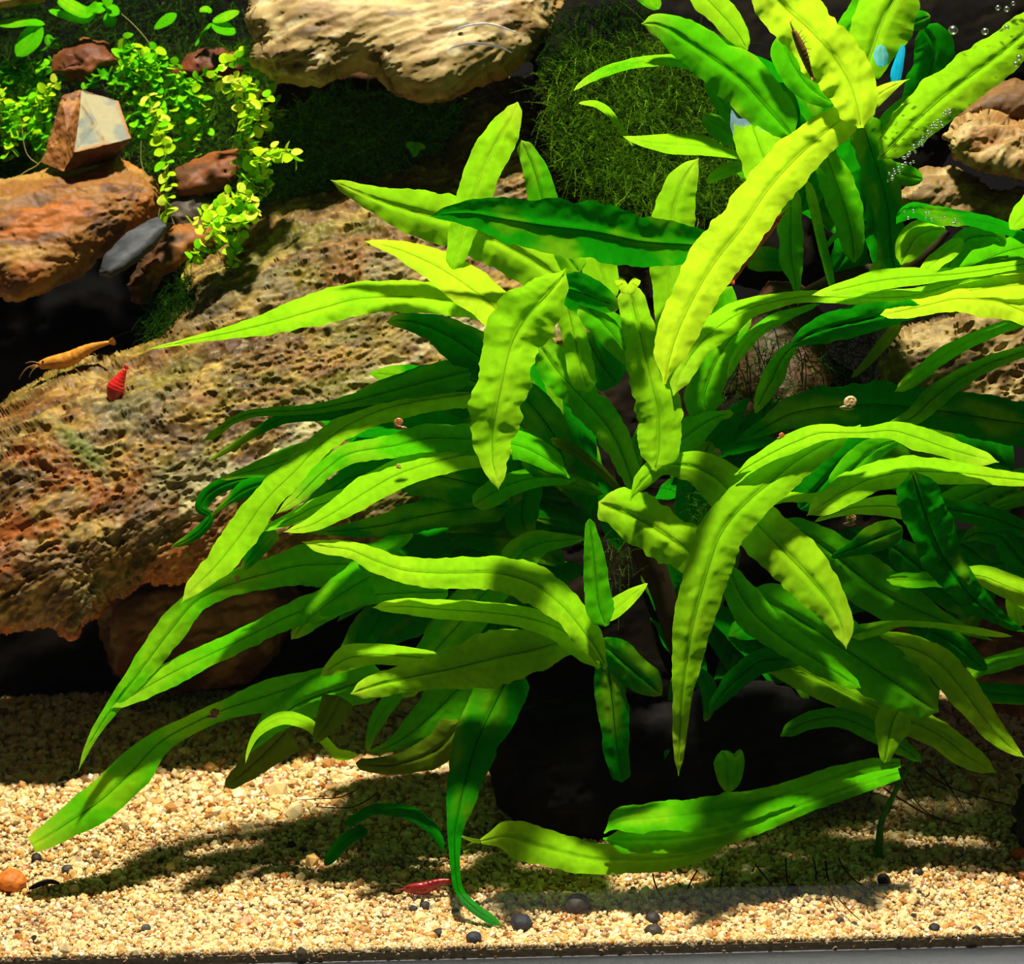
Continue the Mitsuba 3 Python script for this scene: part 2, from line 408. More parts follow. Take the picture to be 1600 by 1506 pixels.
simple('rounded_rock', '155,950 176,920 240,896 330,876 430,868 470,930 430,1020 385,1056 300,1076 222,1082 176,1056 158,1010', 0.275, 0.3, 0.022, C['umber'], lin(150, 118, 66), 'rounded reddish brown rock in the shade under the boulder, behind the lowest left leaves', seed=51, cc=C['red'], step=4)
simple('slate_chip', '156,428 166,396 200,364 246,340 266,350 242,386 197,420 172,434', 0.262, 0.9, 0.008, lin(66, 70, 74), lin(92, 96, 100), 'dark grey slate chip leaning on the orange-brown rock', big=.0012, mid=.0008, pit=0, fine=.0003, seed=52, round_px=18)
simple('rust_stone', '200,446 236,384 270,362 312,350 334,372 294,402 252,428 226,470 206,466', 0.290, 0.6, 0.010, C['umber'], C['rust'], 'small rusty stone between the slate chip and the boulder', seed=53, round_px=25, cc=C['dark'])
simple('rust_stone', '272,270 330,243 372,233 388,262 362,288 312,304 276,304', 0.318, 0.6, 0.010, lin(150, 82, 30), lin(110, 70, 34), 'flat rusty stone wedged among the small-leaved stems right of the orange-brown rock', seed=54, round_px=22)
simple('rust_stone', '262,330 300,300 330,312 318,340 290,362 262,356', 0.312, 0.5, 0.008, lin(78, 66, 56), lin(100, 84, 66), 'small dark grey-brown stone behind the hanging stem of round leaves', seed=55, round_px=18)
simple('red_stone', '74,112 95,76 130,54 162,64 192,92 178,106 142,126 100,126', 0.365, 0.6, 0.016, lin(120, 62, 24), lin(150, 86, 36), 'blunt reddish brown stone at the back, above the pale-faced stone', seed=56, round_px=30)
simple('red_stone', '268,118 285,102 296,84 326,78 368,90 374,110 322,122', 0.365, 0.6, 0.010, lin(140, 62, 22), lin(110, 60, 28), 'flat reddish stone at the back between two stands of small stems', seed=57, round_px=20)
simple('tan_stone', '-60,-60 -60,24 0,20 30,14 72,4 80,-60', 0.36, 0.6, 0.014, lin(150, 108, 60), lin(190, 150, 96), 'tan stone cut off by the top left corner', seed=58, round_px=30)
simple('knobbly_rock', '1474,212 1500,185 1540,176 1572,190 1640,196 1660,246 1626,290 1572,272 1530,266 1494,246', 0.205, 0.7, 0.018, lin(164, 132, 72), lin(200, 172, 112), 'knobbly cream rock at the right edge beside the bubbles', seed=59, cc=lin(140, 90, 34), round_px=32, freq=1.5, step=2.6, mid=.003, tone=0.66)
simple('brown_rock', '1490,190 1540,140 1580,124 1660,128 1660,206 1570,192 1530,180', 0.232, 0.7, 0.014, lin(140, 100, 46), lin(110, 74, 34), 'brown rock at the right edge under the speckled fern leaf', seed=60, round_px=35)
simple('cream_rock', '1404,312 1440,268 1484,264 1524,276 1550,300 1660,286 1660,372 1560,370 1500,350 1450,336', 0.215, 0.7, 0.018, lin(140, 110, 56), lin(196, 168, 110), 'crumbly cream and brown rock below the knobbly one at the right', seed=61, cc=lin(90, 70, 30), round_px=30, freq=1.5, step=2.6, mid=.003, tone=0.66)
simple('gravelly_rock', '1370,575 1400,520 1450,500 1500,470 1560,455 1660,455 1660,660 1500,660 1410,640', 0.205, 0.6, 0.02, lin(136, 108, 52), lin(186, 160, 100), 'crumbly tan rock at the right edge between the crossing fern leaves', seed=62, cc=lin(110, 80, 36), round_px=50, freq=1.8, step=2.8, mid=.003, pit=.003, tone=0.66)
simple('smooth_stone', '1150,580 1166,490 1200,436 1250,446 1296,500 1300,610 1240,680 1166,690', 0.200, 0.5, 0.018, lin(104, 66, 46), lin(128, 88, 62), 'smooth reddish stone seen through the gap right of the central fern', seed=63, round_px=50, big=.002, mid=.001, pit=0, cc=lin(84, 74, 32))
simple('foot_rock', '1380,960 1430,920 1500,890 1660,880 1660,1120 1560,1112 1460,1066 1400,1010', 0.165, 0.4, 0.02, lin(100, 56, 28), lin(140, 92, 48), 'reddish brown rock low at the right edge behind the drooping leaves', seed=64, round_px=50, cc=lin(70, 40, 22))
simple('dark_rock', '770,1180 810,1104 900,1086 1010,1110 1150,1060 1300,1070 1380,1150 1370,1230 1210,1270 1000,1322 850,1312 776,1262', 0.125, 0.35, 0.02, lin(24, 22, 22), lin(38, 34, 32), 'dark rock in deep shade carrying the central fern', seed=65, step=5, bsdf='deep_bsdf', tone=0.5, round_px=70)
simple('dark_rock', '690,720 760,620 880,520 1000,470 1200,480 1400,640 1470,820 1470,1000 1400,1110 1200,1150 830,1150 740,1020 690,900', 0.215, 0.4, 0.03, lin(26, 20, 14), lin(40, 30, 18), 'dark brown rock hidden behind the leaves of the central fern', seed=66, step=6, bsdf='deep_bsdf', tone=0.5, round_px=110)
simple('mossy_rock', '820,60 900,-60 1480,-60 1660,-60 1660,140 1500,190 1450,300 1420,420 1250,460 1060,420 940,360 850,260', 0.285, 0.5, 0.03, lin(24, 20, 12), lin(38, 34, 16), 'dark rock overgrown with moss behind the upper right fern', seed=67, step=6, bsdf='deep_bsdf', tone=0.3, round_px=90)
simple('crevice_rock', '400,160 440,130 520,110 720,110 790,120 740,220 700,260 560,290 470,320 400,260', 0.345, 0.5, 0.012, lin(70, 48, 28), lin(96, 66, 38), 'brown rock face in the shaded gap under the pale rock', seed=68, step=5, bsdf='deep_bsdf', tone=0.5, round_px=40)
simple('back_rock', '-90,930 300,900 700,900 860,960 860,1120 600,1112 300,1108 -90,1106', 0.315, 0.3, 0.02, lin(30, 26, 22), lin(44, 38, 32), 'added blackish filler shape standing in for the deep shade under the boulder', seed=72, step=7, round_px=70, bsdf='deep_bsdf', tone=0.4)  # near-black filler added to give the dark under the boulder
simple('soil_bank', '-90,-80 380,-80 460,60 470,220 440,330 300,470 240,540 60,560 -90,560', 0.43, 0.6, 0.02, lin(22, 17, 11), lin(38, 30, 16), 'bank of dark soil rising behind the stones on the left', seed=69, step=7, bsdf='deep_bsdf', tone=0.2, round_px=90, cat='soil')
simple('black_stone', '1586,1262 1600,1230 1650,1222 1660,1300 1600,1330 1580,1306', 0.085, 0.7, 0.008, lin(36, 32, 28), lin(56, 48, 40), 'dark stone half cut off by the right edge on the sand', seed=70, round_px=25)

# the stone with a pale broken face: flat faces and sharp edges
A, B, Cc, D = (97, 150, .262), (127, 141, .268), (185, 158, .268), (205, 216, .246)
E, Fp, G, H = (116, 238, .232), (124, 182, .247), (66, 254, .252), (100, 268, .240)
I2, J2, K2 = (178, 250, .262), (168, 226, .237), (150, 200, .300)
def facet(*idx): return [at(i[0], i[1], i[2] + .060) for i in idx]
def sheet(poly, grid=7):
    """A fan of triangles over a polygon of world points, cut fine and slightly uneven."""
    P = np.array(poly); c = P.mean(0)
    t = trimesh.Trimesh(np.vstack([P, c]), [[i, (i + 1) % len(P), len(P)] for i in range(len(P))], process=False)
    v, f = trimesh.remesh.subdivide_to_size(t.vertices, t.faces, 0.0018)
    return v, f
key = thing('split_stone', 'wedge-shaped brown stone with a pale grey broken face, above the orange-brown rock', 'stone')
def sheet_part(name, poly, base, sec, s, sd, amp):
    v, f = sheet(poly)
    w = smooth01(0.42, 0.62, meshkit.fbm(v * s, 3, sd))
    nrm = np.cross(poly[1] - poly[0], poly[2] - poly[0]); nrm /= np.linalg.norm(nrm)
    v = v + nrm * ((meshkit.fbm(v * 260, 3, sd + 4) - .5) * amp)[:, None]
    return (v, f, blend(vcol(len(v), base), sec, w))
def put(name, pieces, label=None):
    v = np.vstack([p[0] for p in pieces]); o = np.cumsum([0] + [len(p[0]) for p in pieces])
    k = part(name, mikit.ply((v, np.vstack([p[1] + o[i] for i, p in enumerate(pieces)])), 'rock_bsdf', smooth=False, color=np.vstack([p[2] for p in pieces])), key)
    if label: tag(k, label)
fp = sheet_part('f', facet(Fp, B, Cc, D, J2, E), lin(196, 186, 140), lin(150, 160, 146), 120, 5, 0.0012)
vv = fp[0]
edge = np.array(facet(Cc, (205, 190, .26), D))
dist = cKDTree(np.vstack([np.linspace(edge[0], edge[2], 40), np.linspace(*facet(E, J2), 30)])).query(vv)[0]
fc = blend(fp[2], lin(206, 128, 44), 0.9 * np.exp(-(dist / 0.0016) ** 2))
ln = cKDTree(np.linspace(*facet((128, 165, .256), (163, 222, .239)), 60)).query(vv)[0]
fc = 0.48 * blend(fc, lin(150, 84, 26), 0.8 * np.exp(-(ln / 0.0007) ** 2))
put('broken_face', [(vv, fp[1], fc)], 'pale grey-green broken face with rusty edges')
put('crust', [sheet_part('l', facet(A, G, H, E, Fp, B), lin(120, 74, 30), lin(150, 100, 44), 140, 6, 0.003),
              sheet_part('u', facet(E, H, I2, D, J2), lin(72, 40, 22), lin(96, 54, 26), 140, 7, 0.003),  # underside given a darker brown, its shade put into the colour
              sheet_part('b', facet(A, B, Cc, D, I2, H, G), lin(90, 56, 24), lin(110, 70, 30), 140, 8, 0.002)])
# ---------------------------------------------------------------- the ferns
TINT = dict(l=lin(150, 220, 22), y=lin(194, 234, 36), g=lin(86, 194, 8), d=lin(22, 148, 4), b=lin(20, 176, 226), o=lin(96, 124, 20))  # the deep greens carry the shade of leaves that lie in shadow


def leaf_grid(pts, D, k, ds, wavy, seed, cup, k1=None, blunt_end=False):
    """The blade of one leaf. pts: (x, y, width) in pixels from foot to tip; D: distance of its middle behind the pane (m); k: how far it leans back per unit of height;
    ds: how much farther the tip is than the foot (m)."""
    c = curve(pts, 200)
    L = np.r_[0, np.cumsum(np.linalg.norm(np.diff(c[:, :2], axis=0), axis=1))]
    n = int(np.clip(L[-1] / 3.6, 16, 170))
    s = np.linspace(0, L[-1], n)
    c = np.stack([np.interp(s, L, c[:, i]) for i in range(3)], 1)
    for _ in range(3):
        c[1:-1, :2] = (c[:-2, :2] + 2 * c[1:-1, :2] + c[2:, :2]) / 4
    t = np.gradient(c[:, :2], axis=0)
    t /= np.linalg.norm(t, axis=1, keepdims=True) + 1e-9
    e = np.stack([-t[:, 1], t[:, 0]], 1)
    wmax = c[:, 2].max()
    s_ = s / L[-1]
    c[:, 2] *= 0.22 + 0.78 * smooth01(0, 0.07, s_)                       # the foot narrows into the stalk
    if blunt_end is False:
        c[:, 2] *= 0.10 + 0.90 * smooth01(0, 0.045, 1 - s_) ** 0.7
    m = 9 if wmax < 22 else 15 if wmax < 45 else 21
    v = np.linspace(-1, 1, m)
    u = s / L[-1]
    Q = lambda a, b, fr: np.stack([a * fr, b * 1.3 + seed * 7.31, a * 0 + seed * 3.7], -1)
    edge = np.stack([1 + wavy * 0.09 * (meshkit.fbm(Q(s, np.full(n, sg_ + 2), 1 / 11.0), 2, 13) - 0.5) * 2 + wavy * 0.22 * (meshkit.fbm(Q(s, np.full(n, sg_), 1 / 34.0), 3, 3) - 0.5) * 2 for sg_ in (0.0, 5.0)], 1)
    wid = np.where(v[None] < 0, edge[:, :1], edge[:, 1:]) * c[:, 2:3] / 2 * 1.07
    px = c[:, :1] + e[:, :1] * v[None] * wid
    py = c[:, 1:2] + e[:, 1:] * v[None] * wid
    mm = mpp(D)
    ymid = (pts[:, 1].min() + pts[:, 1].max()) / 2
    kx = k + (np.clip((78 - wmax) / 40, 0, 1) * 1.1 if k >= 0.25 else 0.0)     # narrow-looking blades are broad ones seen nearly edge-on
    kk = k if k1 is None else k + (k1 - k) * u[:, None]
    if k1 is None:
        Y = D + k * (ymid - c[:, 1:2]) * mm + kx * (c[:, 1:2] - py) * mm
    else:                                            # the blade bends: its lean goes over from k to k1
        yc = c[:, 1]
        base = np.r_[0, np.cumsum(-np.diff(yc) * (k + (k1 - k) * (u[1:] + u[:-1]) / 2))] * mm
        Y = D + (base - base.mean())[:, None] + (kk + .35) * (c[:, 1:2] - py) * mm
    Y = Y + ds * (u[:, None] - 0.5)
    half = wid * mm
    Y = Y + half * (cup * (v[None] ** 2 - 0.3))                        # arched across
    Y = Y + half * 0.16 * np.exp(-(v[None] / 0.12) ** 2)               # groove of the midrib
    S, VV = np.meshgrid(s, v, indexing='ij')
    Y = Y + wavy * np.abs(VV) ** 1.5 * half * 0.30 * (meshkit.fbm(np.stack([S / 42.0, np.sign(VV) * 2.0 + seed, S * 0], -1), 2, 8) - 0.5) * 2     # frilled edges
    Y = Y + wavy * half.mean() * 0.3 * (meshkit.fbm(np.stack([S / 75.0 + seed, S * 0 + 1.5, S * 0], -1), 2, 9) - 0.5) * 2
    bl = meshkit.fbm(np.stack([(S * .83 + VV * wid * .56) / 15.0, (VV * wid * .83 - S * .56) / 15.0 + seed * 2.1, S * 0.013 + seed], -1), 2, 5)   # blistered skin between the veins
    Y = Y - 0.00085 * wavy * min(1.0, wmax / 45) * (bl - 0.5) * 2 * (1 - np.exp(-(VV / 0.15) ** 2))
    return px, py, Y, u, v, S, VV, wid, bl


def leaf_shape(pts, D, k, ds=0.0, tint='l', wavy=1.0, seed=1, cup=0.30, k1=None, specks=0, tip=1.0, dark_rib=True, blue_tip=None, blunt_end=False):
    px, py, Y, u, v, S, VV, wid, bl = leaf_grid(pts, D, k, ds, wavy, seed, cup, k1, blunt_end)
    P = at(px, py, Y)
    n, m = px.shape
    base = TINT[tint]
    q = lambda a, b, sd, o=3: meshkit.fbm(np.stack([S / a, VV * wid / b, S * 0 + seed * 1.7], -1), o, sd)
    col = np.ones((n, m, 3)) * base
    mot = q(60.0, 30.0, 21)[..., None]
    col = col * (0.88 + 0.24 * mot)
    yel = smooth01(0.52, 0.72, q(85.0, 40.0, 22))[..., None] * 0.3
    col = col * (1 - yel) + TINT['y'] * yel
    tp = (smooth01(0.80, 1.0, u)[:, None] * 0.35 * tip)[..., None] * np.ones((n, m, 1))
    col = col * (1 - tp) + lin(206, 222, 60) * tp
    net = q(7.0, 7.0, 23, 2)[..., None]
    col = col * (0.86 + 0.28 * net)
    rib = np.exp(-(VV * wid / 1.6) ** 2)[..., None] * (wid[:, -1:, None] > 8)
    col = col * (1 - 0.2 * rib) + (np.asarray(lin(30, 96, 8)) if dark_rib else lin(196, 226, 70)) * 0.2 * rib
    if specks:
        sp = smooth01(0.66, 0.70, q(6.5, 6.5, 29, 2)) * smooth01(0.40, 0.58, q(60.0, 60.0, 30)) * specks
        col = col * (1 - sp[..., None]) + lin(36, 52, 16) * sp[..., None]
    if blue_tip is not None:                                           # the tip has died off and gone glassy blue-grey
        b = smooth01(-2, 2, (blue_tip - py) + 14 * (q(9.0, 9.0, 31, 2) - 0.5) * 2 + 10 * np.abs(VV))[..., None]
        col = col * (1 - b) + lin(120, 150, 170) * b
    V = P.reshape(-1, 3)
    i, j = np.meshgrid(np.arange(n - 1), np.arange(m - 1), indexing='ij')
    F = np.stack([i * m + j, i * m + j + 1, (i + 1) * m + j + 1, (i + 1) * m + j], -1).reshape(-1, 4)
    rib_pts = None
    if wid.max() > 17 and n > 24:
        c = m // 2
        a, b = 2, max(6, int(n * 0.93))
        rp = P[a:b, c] - 0.00025 * (P[a:b, c] - CAM) / np.linalg.norm(P[a:b, c] - CAM, axis=1, keepdims=True)
        rib_pts = (rp[::2], np.linspace(0.00026, 0.00014, len(rp[::2])))
    return (V, F, np.clip(col.reshape(-1, 3), 0.002, 0.95)), rib_pts


def add_leaf(plant, text, D, k, seed, label=None, name='leaf', midrib=True, **kw):
    (V, F, col), rib = leaf_shape(nums(text), D / 1000.0, k, seed=seed, **kw)
    key = part(name, mikit.ply((V, F), 'leaf_bsdf', smooth=True, color=col), plant) if plant else None
    if midrib and rib is not None and key.count('__') == 1:
        dk = TINT[kw.get('tint', 'l')] * 0.8 if kw.get('dark_rib', True) else TINT['y'] * 0.9
        part('midrib', plain(tube(rib[0], rib[1], 5), dk, 'leaf_bsdf'), key)
    if label:
        tag(key, label)
    return key


FERN_A = thing('strap_fern', 'large bright green fern with long strap leaves filling the centre in front of the boulder', 'fern')
FERN_B = thing('strap_fern', 'upright green fern with wavy blistered leaves at the top right, one leaf speckled black', 'fern')
FERN_C = thing('strap_fern', 'fern at the right edge whose long narrow leaves reach left across the frame', 'fern')
FERN = dict(A=FERN_A, B=FERN_B, C=FERN_C)

